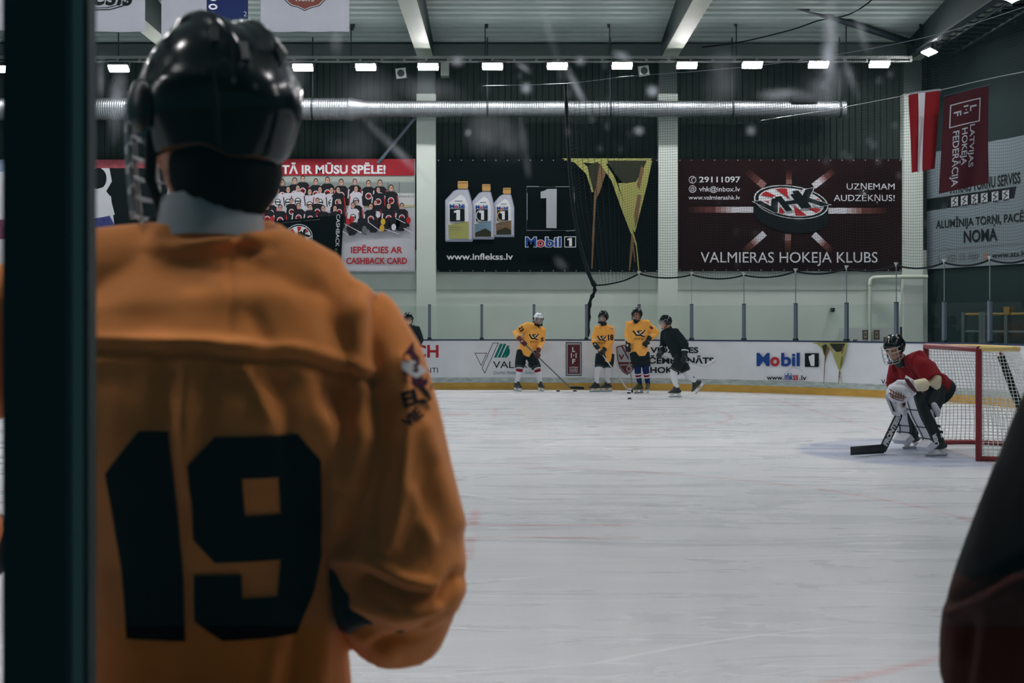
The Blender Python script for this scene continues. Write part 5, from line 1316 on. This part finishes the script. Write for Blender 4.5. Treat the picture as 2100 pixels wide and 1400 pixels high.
# ---- the one half hidden behind the near shoulder
Y0 = 28.9
J = Jpx(Y0, head=(837,655,-.02), neck=(838,668,0), shA=(824,674,.0), shB=(853,674,.0), elA=(817,697,.02), wrA=(823,716,-.14), elB=(862,697,.02), wrB=(853,716,-.16), hipA=(830,727,0), hipB=(847,727,0), knA=(828,756,-.05), knB=(849,756,-.05), anA=(827,787,0), anB=(850,787,0))
for q in 'AB': J['an'+q].z = SOLE
J['gripA'] = at(832,724,Y0-.22); J['gripB'] = at(846,727,Y0-.22); J['axisA'] = J['axisB'] = V((.9,-.1,-.2)); J['toeA'] = V((.1,-1,0)).normalized(); J['toeB'] = V((.3,-.95,0)).normalized()
person(dict(J=J, base=V((J['hipA'].x+.08, Y0, 0)), label='person in black with a white-striped dark helmet, mostly hidden behind the near orange shoulder', face=(.45,-.88,0), jersey=JBLACK, helmet=HELB, stripes=TRIM, shield='visor', collar=GLV, seed=13, k=1.0))

# ------------------------------------------------------------------ pucks
PK = M('puck_rubber', S(16,20,22), .6, .3)
for px, py, lab in ((1144.5,802.5,'black puck nearest the white-helmeted person, left one of two by the stick blade'), (1179,802.5,'black puck under the stick blade of the white-helmeted person'), (1289.5,806.3,'black puck beside the pale stick blade of number eighteen'), (1291,818,'black puck lying alone closest to the camera')):
    Y = EYE*FPX/(py-HY); c = at(px, py, Y); c.z = 0; m = MB(); rings = [[c+V((r*cos(2*pi*i/24), r*sin(2*pi*i/24), z)) for i in range(24)] for z, r in ((.0005,.036),(.003,.038),(.0225,.038),(.0254,.036))]
    m.loft(rings, PK, False); tag(m.build('puck', PK, origin=c), lab, 'puck', 'pucks on the ice')

# ------------------------------------------------------------------ goal
GR = M('goal_red', S(128,32,40), .4, .4, var=.08, scale=10); NETW = net_material('goal_net', .042, .0075, S(226,226,220), 1.); PADY = M('pad_cream', S(214,190,120), .7)
g0 = at(2007, 945, EYE*FPX/(945-HY)); GX, GYN = g0.x, g0.y; GYF = GYN+1.83; GH = 1.22; GD = 1.02
gr_ = thing('hockey_goal', 'red framed hockey goal with white netting at the right', 'goal', (GX, GYN+.9, 0))
m = MB(); pr_ = .034
tube(m, [V((GX,GYN,0.0)), V((GX,GYN,GH))], pr_, seg=14); tube(m, [V((GX,GYF,0)), V((GX,GYF,GH))], pr_, seg=14); tube(m, [V((GX,GYN-.01,GH)), V((GX,GYF+.01,GH))], pr_, seg=14); m.build('post_frame', GR, parent=gr_)
def base(t, r=0.):       # bottom frame curve from near post round the back to the far post
    pts = [(0,0),(.25,-.10),(.62,-.12),(.95,.12),(1.05,.5),(1.05,1.33),(.95,1.71),(.62,1.95),(.25,1.93),(0,1.83)]
    return [V((GX+a, GYN+b, 0)) for a, b in pts]
bc = spline(base(0), 6); m = MB(); tube(m, [p+V((0,0,.03)) for p in bc], (.03,.028), seg=10); m.build('base_frame', GR, parent=gr_)
tp = [V((GX+a, GYN+b, GH)) for a, b in ((0,0),(.20,.0),(.40,.06),(.52,.22),(.56,.5),(.56,1.33),(.52,1.61),(.40,1.77),(.20,1.83),(0,1.83))]
tcv = spline(tp, 6); m = MB(); tube(m, tcv, .026, seg=10); m.build('top_frame', PADY, parent=gr_)
m = MB(); tube(m, [V((GX+.56,GYN+.92,GH)), V((GX+.78,GYN+.92,.55)), V((GX+1.03,GYN+.92,.04))], .02, seg=8); m.build('centre_brace', GR, parent=gr_)
m = MB(); tube(m, [V((GX+.585,GYN+.92,GH-.10)), V((GX+.79,GYN+.92,.56)), V((GX+.95,GYN+.92,.22))], .045, seg=10); m.build('brace_pad', BLACKM, parent=gr_)
m = MB(); vs = []; uv = []; acc = 0; rows_ = 16
for i in range(len(bc)):
    if i: acc += ((bc[i]-bc[i-1]).length+(tcv[i]-tcv[i-1]).length)*.5
    for j in range(rows_+1):
        t = j/rows_; p = (bc[i]+V((0,0,.05))).lerp(tcv[i], t); out = V((.5,.1*(i/len(bc)-.5),0)); p += out*(.22*sin(pi*t)*(1-.3*t)*sin(pi*i/(len(bc)-1)))
        vs.append(p); uv.append((acc, t*1.3))
m.add(vs, [(i*(rows_+1)+j, (i+1)*(rows_+1)+j, (i+1)*(rows_+1)+j+1, i*(rows_+1)+j+1) for i in range(len(bc)-1) for j in range(rows_)], NETW, True, uv); m.build('net', NETW, parent=gr_)
m = MB(); n_ = len(tcv)//2; vs = []; uv = []; fs = []
for i in range(n_+1):
    a, b = tcv[i], tcv[-1-i]
    for j in range(9): p = a.lerp(b, j/8); vs.append(p+V((0,0,-.05*sin(pi*j/8)*sin(pi*min(1,i/n_))))); uv.append((p.x, p.y))
m.add(vs, [(i*9+j, (i+1)*9+j, (i+1)*9+j+1, i*9+j+1) for i in range(n_) for j in range(8)], NETW, True, uv); m.build('top_net', NETW, parent=gr_)
m = MB()
for (a, b) in ((V((GX+.03,GYN,.06)), V((GX+.03,GYN,GH))), (V((GX+.03,GYF,.06)), V((GX+.03,GYF,GH)))):
    pts = [a.lerp(b, i/60)+V((.016*(i % 2), .0, 0)) for i in range(61)]; tube(m, pts, .006, seg=5)
for i in range(2, len(bc)-2): tube(m, [bc[i]+V((0,0,.055)), bc[i].lerp(bc[i+1], .6)+V((0,0,.064))], .008, seg=5)
m.build('net_lacing', M('lace_white', S(220,220,216), .8), parent=gr_)
# ------------------------------------------------------------------ goalkeeper
CREAM = M('arm_pad_cream', S(214,204,176), .7, .2, bump=.1, bscale=40); PADW = M('pad_white', S(206,208,216), .5, .3, var=.08, scale=12); PADK = M('pad_black', S(22,30,34), .55, .3)
Z3 = lambda x, y, Y: at(1720+x/5.185, 680+y/5.185, Y)
J = dict(head=Z3(592,180,15.25), neck=Z3(665,318,15.32), shA=Z3(640,400,15.62), shB=Z3(845,305,15.08), elA=Z3(610,560,15.75), wrA=Z3(665,745,15.42), elB=Z3(1000,500,14.88), wrB=Z3(815,575,14.72),
         hipA=Z3(1105,600,15.62), hipB=Z3(1065,615,15.25), knA=Z3(775,880,15.72), knB=Z3(940,860,14.98), anA=Z3(800,1150,15.80), anB=Z3(1075,1190,14.90))
J['anA'].z = J['anB'].z = SOLE
J['gripA'] = Z3(665,835,15.30); tip = Z3(470,1240,15.12); tip.z = .06; J['axisA'] = (tip-J['gripA']); J['gripB'] = Z3(700,625,14.66); J['axisB'] = V((.3,.6,-.7))
J['toeA'] = V((-.86,-.5,0)).normalized(); J['toeB'] = V((-.95,-.3,0)).normalized()
GK = person(dict(J=J, base=V((J['hipB'].x-.2, 15.35, 0)), label='goalkeeper person in red jersey crouching with leg pads and catching glove before the net', face=(-.72,-.60,-.34), jersey=JRED, helmet=HELB, shield='goalie', collar=GLV, seed=17, k=1.06, bulk=1.12, gloves=False, cuffB=.04, armk=.72, hem=-.02, sleeve=(.125,.11,.08), wr=.016, jvox=.011, hres=1, sock=[(0,1,SOCKW)], pantw=1.1))
m = MB(); tube(m, [J['elB']+V((.03,.02,.02)), J['elB']+V((.015,-.02,-.045)), J['elB'].lerp(J['wrB'],.5)-UP*.03, J['wrB']], [.075,.088,.078,.062], seg=14, capround=True); vs, fs, ns = remesh(m, .012, 2); vs = wrinkle(vs, ns, .008, 14, 4); b = MB(); b.add(vs, fs, CREAM, True); b.build('arm_pad', CREAM, parent=GK)['label'] = 'cream forearm pad'
def leg_pad(kn, an, toe, out, mark=None):
    n = V(toe); n.z = 0; n.normalize(); w = V((-n.y, n.x, 0)); w = w if w.dot(V(out)) > 0 else -w
    ax = (kn-an).normalized()
    path = [(kn+ax*.30+n*.06, .115, .035), (kn+ax*.20+n*.085, .135, .050), (kn+n*.105, .145, .058), (kn.lerp(an,.45)+n*.095, .145, .058), (kn.lerp(an,.85)+n*.105, .135, .052), (an-UP*.02+n*.15, .125, .042), (an-UP*.085+n*.235, .105, .028)]
    m = MB(); P = spline([p for p, a, b in path], 4); n_ = len(P); rings = []
    for i, p in enumerate(P):
        t = i/(n_-1)*(len(path)-1); j = min(len(path)-2, int(t)); q = t-j; hw = lerp(path[j][1], path[j+1][1], q); hd = lerp(path[j][2], path[j+1][2], q)
        tg = (P[min(i+1,n_-1)]-P[max(0,i-1)]).normalized(); nn = w.cross(tg); nn = nn if nn.dot(n) > 0 else -nn
        rings.append([p+w*(hw*a)+nn*(hd*b_) for a, b_ in ((-1,-1),(-1,.55),(-.9,.95),(-.45,1.05),(.2,1.05),(.62,1.0),(.66,1.25),(.95,1.15),(1.02,.6),(1.0,-1.0))])
    N = 10; vs = [p for r in rings for p in r]; b0 = len(m.v); m.v += vs; m.mi(PADW); m.mi(PADK)
    for i in range(n_-1):
        for j in range(N):
            m.f.append([b0+i*N+j, b0+i*N+(j+1)%N, b0+(i+1)*N+(j+1)%N, b0+(i+1)*N+j]); m.m.append(1 if (j in (5,6,7,8) and i < n_*.80) else 0); m.sm.append(False)
    m.add(rings[0], [tuple(range(N))], PADW); m.add(rings[-1], [tuple(range(N))], PADW)
    for v0 in (.28, .5, .72):
        i = int(v0*n_); tube(m, [rings[i][q]+n*.004 for q in (1,2,3,4,5)], .006, PADK, seg=5)
    tube(m, [r[3]+n*.004 for r in rings[4:-4]], .006, PADK, seg=5)
    if mark:
        c = rings[int(n_*.60)][8]; a = (rings[int(n_*.42)][8]-rings[int(n_*.76)][8]).normalized(); ux = a; vy = V((0,-1,0)); uy = vy.cross(ux).normalized()
        ar = Art(.0005); ar.text('BAUER', -.115, -.026, .115, .026, INKW, .05); decal(m, ar, c-UP*.0+V((0,-.4,0)), ux, uy, BVHTree.FromPolygons(m.v, m.f), .004)
    po = m.build('leg_pad', None, parent=GK)
    m = MB()
    for v0 in (.25, .48, .68):
        c = kn.lerp(an, v0) if v0 > .3 else kn+ax*.05
        tube(m, [c+(n*cos(x)+w*sin(x))*.078 for x in [lerp(.9, 2*pi-.9, i/12) for i in range(13)]], (.004,.016), seg=6)
    m.build('strap', PADK, parent=po)
leg_pad(J['knB'], J['anB'], J['toeB'], (0,-1,0), True); leg_pad(J['knA'], J['anA'], J['toeA'], (.3,-1,0))
# knee cap roll of the near leg
m = MB(); tube(m, [J['knB']+V((.05,-.09,.09)), J['knB']+V((.10,-.06,.02)), J['knB']+V((.12,.02,-.02))], .035, seg=10, capround=True); m.build('knee_wrap', PADW, parent=GK)
# catching glove
c = J['gripB']; m = MB()
f = V((-.55,-.62,-.55)).normalized(); sx = V((.75,-.65,0)).normalized(); sx = (sx-f*sx.dot(f)).normalized(); uy = f.cross(sx); uy = uy if uy.z > 0 else -uy
ell(m, Z3(640,660,14.62), (sx, uy, f), (.155,.115,.075)); tube(m, [Z3(560,600,14.70), Z3(640,560,14.62), Z3(740,560,14.60), Z3(790,610,14.62)], [.045,.055,.055,.05], seg=12, capround=True)
for k_ in range(4): tube(m, [Z3(560+k_*42,650+k_*8,14.56), Z3(566+k_*42,700+k_*6,14.54), Z3(590+k_*38,730,14.58)], .026, seg=8, capround=True)
tube(m, [Z3(545,620,14.64), Z3(535,665,14.60), Z3(575,720,14.60)], .032, seg=8, capround=True)
vs, fs, ns = remesh(m, .009, 3); b = MB(); b.add(vs, fs, PADW, True); cg = b.build('catching_glove', PADW, parent=GK)
m = MB(); q = [Z3(715,470,14.62), Z3(800,520,14.56), Z3(825,655,14.54), Z3(742,722,14.54), Z3(688,560,14.58)]
nn = (q[1]-q[0]).cross(q[4]-q[0]).normalized(); nn = nn if nn.y < 0 else -nn
m.loft([[p+nn*.02 for p in q], [p+nn*.028 for p in [x.lerp(sum(q, V())/5, .12) for x in q]]], PADW, False); m.loft([[p-nn*.012 for p in q], [p+nn*.02 for p in q]], PADW, False); m.build('cuff', PADW, parent=cg)
m = MB(); q2 = [Z3(700,505,14.56), Z3(745,515,14.535), Z3(835,640,14.52), Z3(812,655,14.52), Z3(735,575,14.535)]; m.loft([[p+nn*.012 for p in q2], [p+nn*.032 for p in q2]], GLVR, False); m.build('cuff_stripe', GLVR, parent=cg)
m = MB()
for a, b_ in (((540,610),(720,700)),((530,650),(700,715)),((555,690),(690,735))): tube(m, [Z3(lerp(a[0],b_[0],i/6), lerp(a[1],b_[1],i/6)+10*sin(pi*i/6), 14.515) for i in range(7)], .006, seg=5)
for i in range(6): tube(m, [Z3(555+i*28,615+i*10,14.515), Z3(548+i*28,690+i*6,14.51)], .005, seg=5)
m.build('pocket_lacing', M('lace_bronze', S(120,70,50), .7), parent=cg)
# blocker
m = MB(); q = [Z3(490,672,15.32), Z3(560,668,15.30), Z3(655,850,15.20), Z3(660,905,15.20), Z3(580,885,15.24)]; nn = V((-.45,-.88,.1)).normalized()
m.loft([[p for p in q], [p+nn*.045 for p in q]], PADW, False); ell(m, Z3(690,845,15.18), (V((1,0,0)), V((0,1,0)), UP), (.055,.05,.045)); tube(m, [Z3(640,770,15.24), Z3(655,830,15.18), Z3(690,862,15.15)], [.035,.035,.03], seg=10, capround=True)
bo = m.build('blocker_glove', PADW, parent=GK)
m = MB(); nn2 = nn*.047; q3 = [Z3(535,700,15.29), Z3(552,720,15.29), Z3(610,850,15.22), Z3(590,850,15.23)]; m.loft([[p+nn2*.9 for p in q3], [p+nn2*1.08 for p in q3]], PADK, False); m.build('panel', PADK, parent=bo)
# goalkeeper's stick
SHB = M('stick_black', S(20,28,32), .45, .4)
top = J['gripA']+(J['gripA']-tip).normalized()*.5; st = thing('goalkeeper_stick', 'wide black goalkeeper stick with white lettering, blade on the ice', 'hockey stick', tip)
d = (tip-J['gripA']).normalized(); n = V((0,-1,.12)); n = (n-d*n.dot(d)).normalized(); w = d.cross(n)
m = MB(); m.obox((top+J['gripA'])/2, w, n, d, (.013,.011,(top-J['gripA']).length/2)); m.build('shaft', SHB, parent=st)
m = MB(); a = J['gripA']+d*.02; e = tip+d*.02
m.loft([[p+w*(hw*i)+n*(.012*j) for i, j in ((-1,-1),(1,-1),(1,1),(-1,1))] for p, hw in ((a,.016),(a+d*.05,.040),(a+d*.12,.043),(e,.043))], SHB, False)
ar = Art(.0004); ar.text('FRONTIER', -.205, -.029, .205, .029, INKW, .07, .12); c = a.lerp(e, .50)
uxx = -d; uyy = n.cross(uxx); decal(m, ar, c+n*.3, uxx, uyy, BVHTree.FromPolygons(m.v, m.f), .002); m.build('paddle', None, parent=st)
m = MB(); bt = Z3(118,1225,14.75); bt.z = .062; hd = Z3(480,1235,15.12); hd.z = .06
bd = (bt-hd); rings = []
for i in range(11):
    t = i/10; p = hd+bd*t+V((0,-.03*t*t,.012*t)); hh = lerp(.052,.047,t); th = lerp(.013,.008,t)
    rings.append([p+V((0,-1,0))*(th*x)+UP*(hh*y) for x, y in ((-1,-1),(1,-1),(1,1),(-1,1))])
m.loft(rings, SHB, True); m.build('blade', M('stick_tape', S(16,22,25), .8), parent=st)

# ------------------------------------------------------------------ the near player with number nineteen
NUM = M('number_black', S(20,26,32), .85, .1)
def px_of(p): k = FPX/p.y; return 1050+p.x*k, HY-(p.z-EYE)*k
def seg_dist(x, y, pl):
    best = 1e9
    for (x0, y0), (x1, y1) in zip(pl, pl[1:]):
        dx_, dy_ = x1-x0, y1-y0; t = max(0, min(1, ((x-x0)*dx_+(y-y0)*dy_)/(dx_*dx_+dy_*dy_))); d_ = math.hypot(x-x0-dx_*t, y-y0-dy_*t)
        if d_ < best: best = d_
    return best
def sculpt(vs, ns, folds, k=1.0):
    out = []
    for p, n in zip(vs, ns):
        if n.y < .45 and p.y > .3:
            x, y = px_of(p); d_ = 0
            for pl, w, a in folds:
                q = seg_dist(x, y, pl)
                if q < w*2.6: d_ += a*math.exp(-(q/w)**2)
            fade = 1 if n.y < .1 else (.45-n.y)/.35
            p = p+n*(d_*fade*k)
        out.append(p)
    return out
X0 = -.428
J = dict(head=V((-.425,1.875,1.782)), neck=V((-.425,1.86,1.64)), shA=V((-.655,1.86,1.535)), shB=V((-.222,1.86,1.485)), elA=V((-.90,1.80,1.36)), wrA=V((-.83,2.0,1.17)), elB=V((-.157,1.87,1.166)), wrB=V((-.192,1.92,1.095)),
         hipA=V((-.52,1.93,.95)), hipB=V((-.335,1.93,.95)), knA=V((-.54,1.93,.54)), knB=V((-.31,1.93,.54)), anA=V((-.55,1.90,SOLE)), anB=V((-.30,1.88,SOLE)), toeA=V((-.2,.98,0)), toeB=V((.2,.98,0)))
J['gripB'] = V((-.208,1.862,1.140)); J['gripA'] = V((-.74,2.12,1.14)); J['axisA'] = V((1,0,0)); J['axisB'] = V((-.3,.25,.9))
FOLDS = [
 ([(190,716),(330,722),(420,722),(480,738),(600,735),(680,758),(770,782)], 11, -.013), ([(190,700),(420,706),(600,718),(760,763)], 16, .010),
 ([(472,505),(474,600),(470,722)], 5, -.003), ([(190,765),(420,770),(600,780),(740,825)], 44, -.012),
 ([(782,585),(770,690),(772,800),(775,900),(748,1010),(704,1120)], 20, -.016), ([(740,640),(735,760),(745,850),(720,980)], 30, .009),
 ([(826,740),(830,880),(822,1010),(800,1120)], 16, .010), ([(798,840),(796,960),(770,1090)], 18, -.012),
 ([(870,880),(900,980),(935,1070)], 22, .009), ([(880,960),(862,1050)], 20, -.008), ([(845,1010),(880,1110)], 16, .007),
 ([(700,1142),(760,1148),(820,1185),(890,1208)], 15, .011), ([(745,1190),(830,1226),(905,1222),(940,1180)], 16, -.018), ([(735,1240),(820,1262),(890,1248)], 18, .010), ([(770,1320),(850,1305),(905,1270)], 13, -.011), ([(725,1290),(800,1345)], 16, .007),
 ([(500,760),(530,800),(552,862)], 15, .009), ([(560,770),(590,850),(600,960)], 20, -.008), ([(630,775),(660,860),(690,960),(700,1060)], 26, .010), ([(700,800),(715,900),(705,1000)], 16, -.007),
 ([(380,745),(376,860),(385,1000)], 16, .007), ([(330,740),(340,860)], 20, -.006), ([(430,760),(420,900)], 16, -.005), ([(660,1100),(668,1250),(655,1400)], 20, .009), ([(620,1200),(605,1330),(590,1420)], 20, -.009), ([(560,1340),(550,1420)], 16, .006),
 ([(330,560),(420,600),(520,610)], 40, .004), ([(560,590),(620,640),(650,700)], 34, .005), ([(520,650),(560,720)], 20, -.005), ([(230,640),(330,660)], 30, -.004), ([(350,500),(450,512),(560,505)], 14, -.005), ([(650,560),(720,640)], 26, .004)]
def near_jersey(root, J):
    m = MB(); cx = -.43
    rr = [(.90,.20,.145,1.93,0),(1.05,.188,.140,1.922,0),(1.19,.184,.146,1.912,0),(1.30,.200,.154,1.888,0),(1.40,.222,.170,1.858,0),(1.455,.222,.168,1.852,0),(1.51,.205,.140,1.862,-.004),(1.56,.165,.108,1.876,-.006),(1.605,.115,.092,1.88,-.004),(1.645,.088,.086,1.878,0)]
    tube(m, [V((cx+o, y, z)) for z, a, b, y, o in rr], [(a, b) for z, a, b, y, o in rr], ref=V((1,0,0)), seg=36, power=2.25)
    for q, r0 in (('A',.088),('B',.088)):
        s_, e, w = J['sh'+q], J['el'+q], (J['wrA'] if q == 'A' else V((-.172,1.95,1.045))); wend = e.lerp(w, .98)
        top = [((-.36,1.865,1.585),.075),((-.29,1.865,1.535),.085),((-.245,1.865,1.507),.088),((-.213,1.865,1.445),.090)] if q == 'B' else [((-.50,1.87,1.572),.080),((-.59,1.86,1.560),.085),((-.66,1.86,1.545),.088),((-.745,1.85,1.522),.092)]
        tube(m, [V(p) for p, r in top]+[s_.lerp(e,.42), s_.lerp(e,.7), e, e.lerp(wend,.5), wend], [r for p, r in top]+[.098,.098,.094,.088,.070], seg=20)
    ell(m, J['elB']+V((.010,-.01,-.02)), (V((1,0,0)), V((0,1,0)), UP), (.088,.09,.085))
    tube(m, [V((-.425+.094*cos(t), 1.862+.090*sin(t), 1.632-.02*sin(t+.3)*-1)) for t in [2*pi*i/30 for i in range(31)]], .011, seg=8)
    vs, fs, ns = remesh(m, .0065, 7, .55)
    vs = wrinkle(vs, ns, .0035, 9, 3); vs = sculpt(vs, ns, FOLDS)
    # knit smoothness
    b = MB(); b.add(vs, fs, M('jersey_orange_near', S(240,148,72), .8, .15, var=.05, scale=6, bump=.18, bscale=420, sheen=.25), True)
    bvh = BVHTree.FromPolygons(vs, fs); kk = FPX/1.73
    ar = Art(.0004); Q = lambda pts: [((x-440)/kk, (y-1110)/kk) for x, y in pts]
    ar.L = 0
    for pl in ([(300,879),(362,879),(362,1332),(231,1332),(236,1010),(214,1008),(214,972)],
               [(452,891),(610,891),(650,950),(648,981),(395,981),(396,950)], [(395,981),(499,981),(497,1062),(392,1062)], [(392,1062),(643,1062),(640,1163),(430,1163),(390,1110)], [(568,981),(648,981),(643,1062),(566,1062)], [(560,1163),(640,1163),(622,1243),(552,1243)], [(383,1243),(622,1243),(585,1332),(440,1332),(383,1290)], [(385,1190),(482,1190),(482,1243),(383,1243)]):
        ar.poly(Q(pl), NUM); ar.L = 0
    decal(b, ar, V(((440-1050)/kk, 1.3, EYE-(1110-HY)/kk)), V((1,0,0)), UP, bvh, .0025, .012, reach=1.0)
    kk = FPX/1.84; ar = Art(.0006); Q = lambda pts: [((x-860)/kk, (y-760)/kk) for x, y in pts]
    ar.poly(Q([(832,725),(848,700),(872,715),(890,740),(890,775),(868,795),(838,780)]), PURM); ar.poly(Q([(830,738),(856,757),(888,735),(888,752),(858,774),(830,752)]), PURW)
    ar.disc((853-860)/kk, (686-760)/kk, 9/kk, 12/kk, PURK)
    R_ = lambda t, x0, y0, x1, y1, r: ar.text(t, (x0-860)/kk, (y0-760)/kk, (x1-860)/kk, (y1-760)/kk, PURK, .05, 0, ((x0+x1-1720)/2/kk, (y0+y1-1520)/2/kk, r))
    R_('ELVI', 832, 790, 902, 822, -.25); R_('VIE', 832, 838, 872, 862, -.7); R_('T', 872, 818, 884, 838, -.5)
    decal(b, ar, V(((860-1050)/kk, 1.4, EYE-(760-HY)/kk)), V((1,0,0)), UP, bvh, .0025, .012, reach=.8)
    b.build('jersey', None, parent=root)
NEAR = person(dict(J=J, base=V((-.43,1.88,0)), label='person seen from behind in orange jersey number nineteen and black caged helmet', face=(-.70,.70,-.10), trim=None, cagemat=CAGE, pbulk=.72, gk=1.0, tk=.74, jersey=ORANGE, helmet=HELB, shield='cage', collar=COLLAR, k=1.0, hres=2, vox=.007, jersey_fn=near_jersey, hair=True, eyes=True, seed=21))
stick('stick held across the front by the near person in number nineteen', J['gripA']+(J['gripA']-J['gripB']).normalized()*.14, J['gripB']+(J['gripB']-J['gripA']).normalized()*.16, J['gripB']+V((.24,.22,-.05))) if False else None
# ------------------------------------------------------------------ the dark red sleeve at the right edge
J = dict(head=V((1.06,1.93,1.79)), neck=V((1.05,1.9,1.645)), shA=V((.87,1.86,1.50)), shB=V((1.24,1.86,1.50)), elA=V((.712,1.80,1.155)), wrA=V((.712,1.95,.98)), elB=V((1.32,1.84,1.20)), wrB=V((1.22,2.0,1.05)),
         hipA=V((.95,1.88,.97)), hipB=V((1.14,1.88,.97)), knA=V((.90,1.95,.54)), knB=V((1.13,1.95,.54)), anA=V((.89,1.92,SOLE)), anB=V((1.14,1.92,SOLE)), toeA=V((-.2,.98,0)), toeB=V((.2,.98,0)))
J['gripA'] = V((.80,2.10,.99)); J['gripB'] = V((1.10,2.12,1.03)); J['axisA'] = J['axisB'] = J['gripB']-J['gripA']
F2 = [([(1955,1232),(2010,1205),(2060,1172),(2110,1150)], 12, -.016), ([(1955,1255),(2030,1222),(2110,1180)], 16, .012), ([(1990,1290),(1975,1400)], 16, -.010), ([(2030,1260),(2010,1420)], 20, .010), ([(2080,1240),(2075,1420)], 16, -.009), ([(2040,960),(2010,1120)], 24, .005)]
def edge_jersey(root, J):
    m = MB(); pts, rad, ref = torso_rings(J, 1.05, .08); tube(m, pts, rad, ref=ref, seg=24)
    for q in 'AB':
        s_, e, w = J['sh'+q], J['el'+q], J['wr'+q]; wend = e.lerp(w, .98)
        tube(m, [J['neck'].lerp(s_,.5)-UP*.02, s_, s_.lerp(e,.35), s_.lerp(e,.7), e, e.lerp(wend,.5), wend], [.075,.092,.098,.098,.100,.098,.085], seg=20)
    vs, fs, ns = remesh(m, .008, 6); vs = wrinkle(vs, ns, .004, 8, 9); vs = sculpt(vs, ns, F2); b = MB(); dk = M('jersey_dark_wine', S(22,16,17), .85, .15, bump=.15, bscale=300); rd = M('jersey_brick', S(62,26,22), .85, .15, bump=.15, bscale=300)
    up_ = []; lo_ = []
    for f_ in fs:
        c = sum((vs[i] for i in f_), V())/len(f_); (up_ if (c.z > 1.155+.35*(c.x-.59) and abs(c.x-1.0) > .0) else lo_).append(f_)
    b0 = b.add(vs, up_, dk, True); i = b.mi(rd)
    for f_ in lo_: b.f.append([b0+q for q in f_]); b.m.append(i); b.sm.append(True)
    b.build('jersey', None, parent=root)
person(dict(J=J, base=V((1.0,1.9,0)), label='person at the right edge, only a dark red sleeve and elbow in view', face=(-.2,.97,0), jersey=JDRED, helmet=HELB, shield='cage', collar=GLV, k=1.04, vox=.011, jersey_fn=edge_jersey, seed=23))
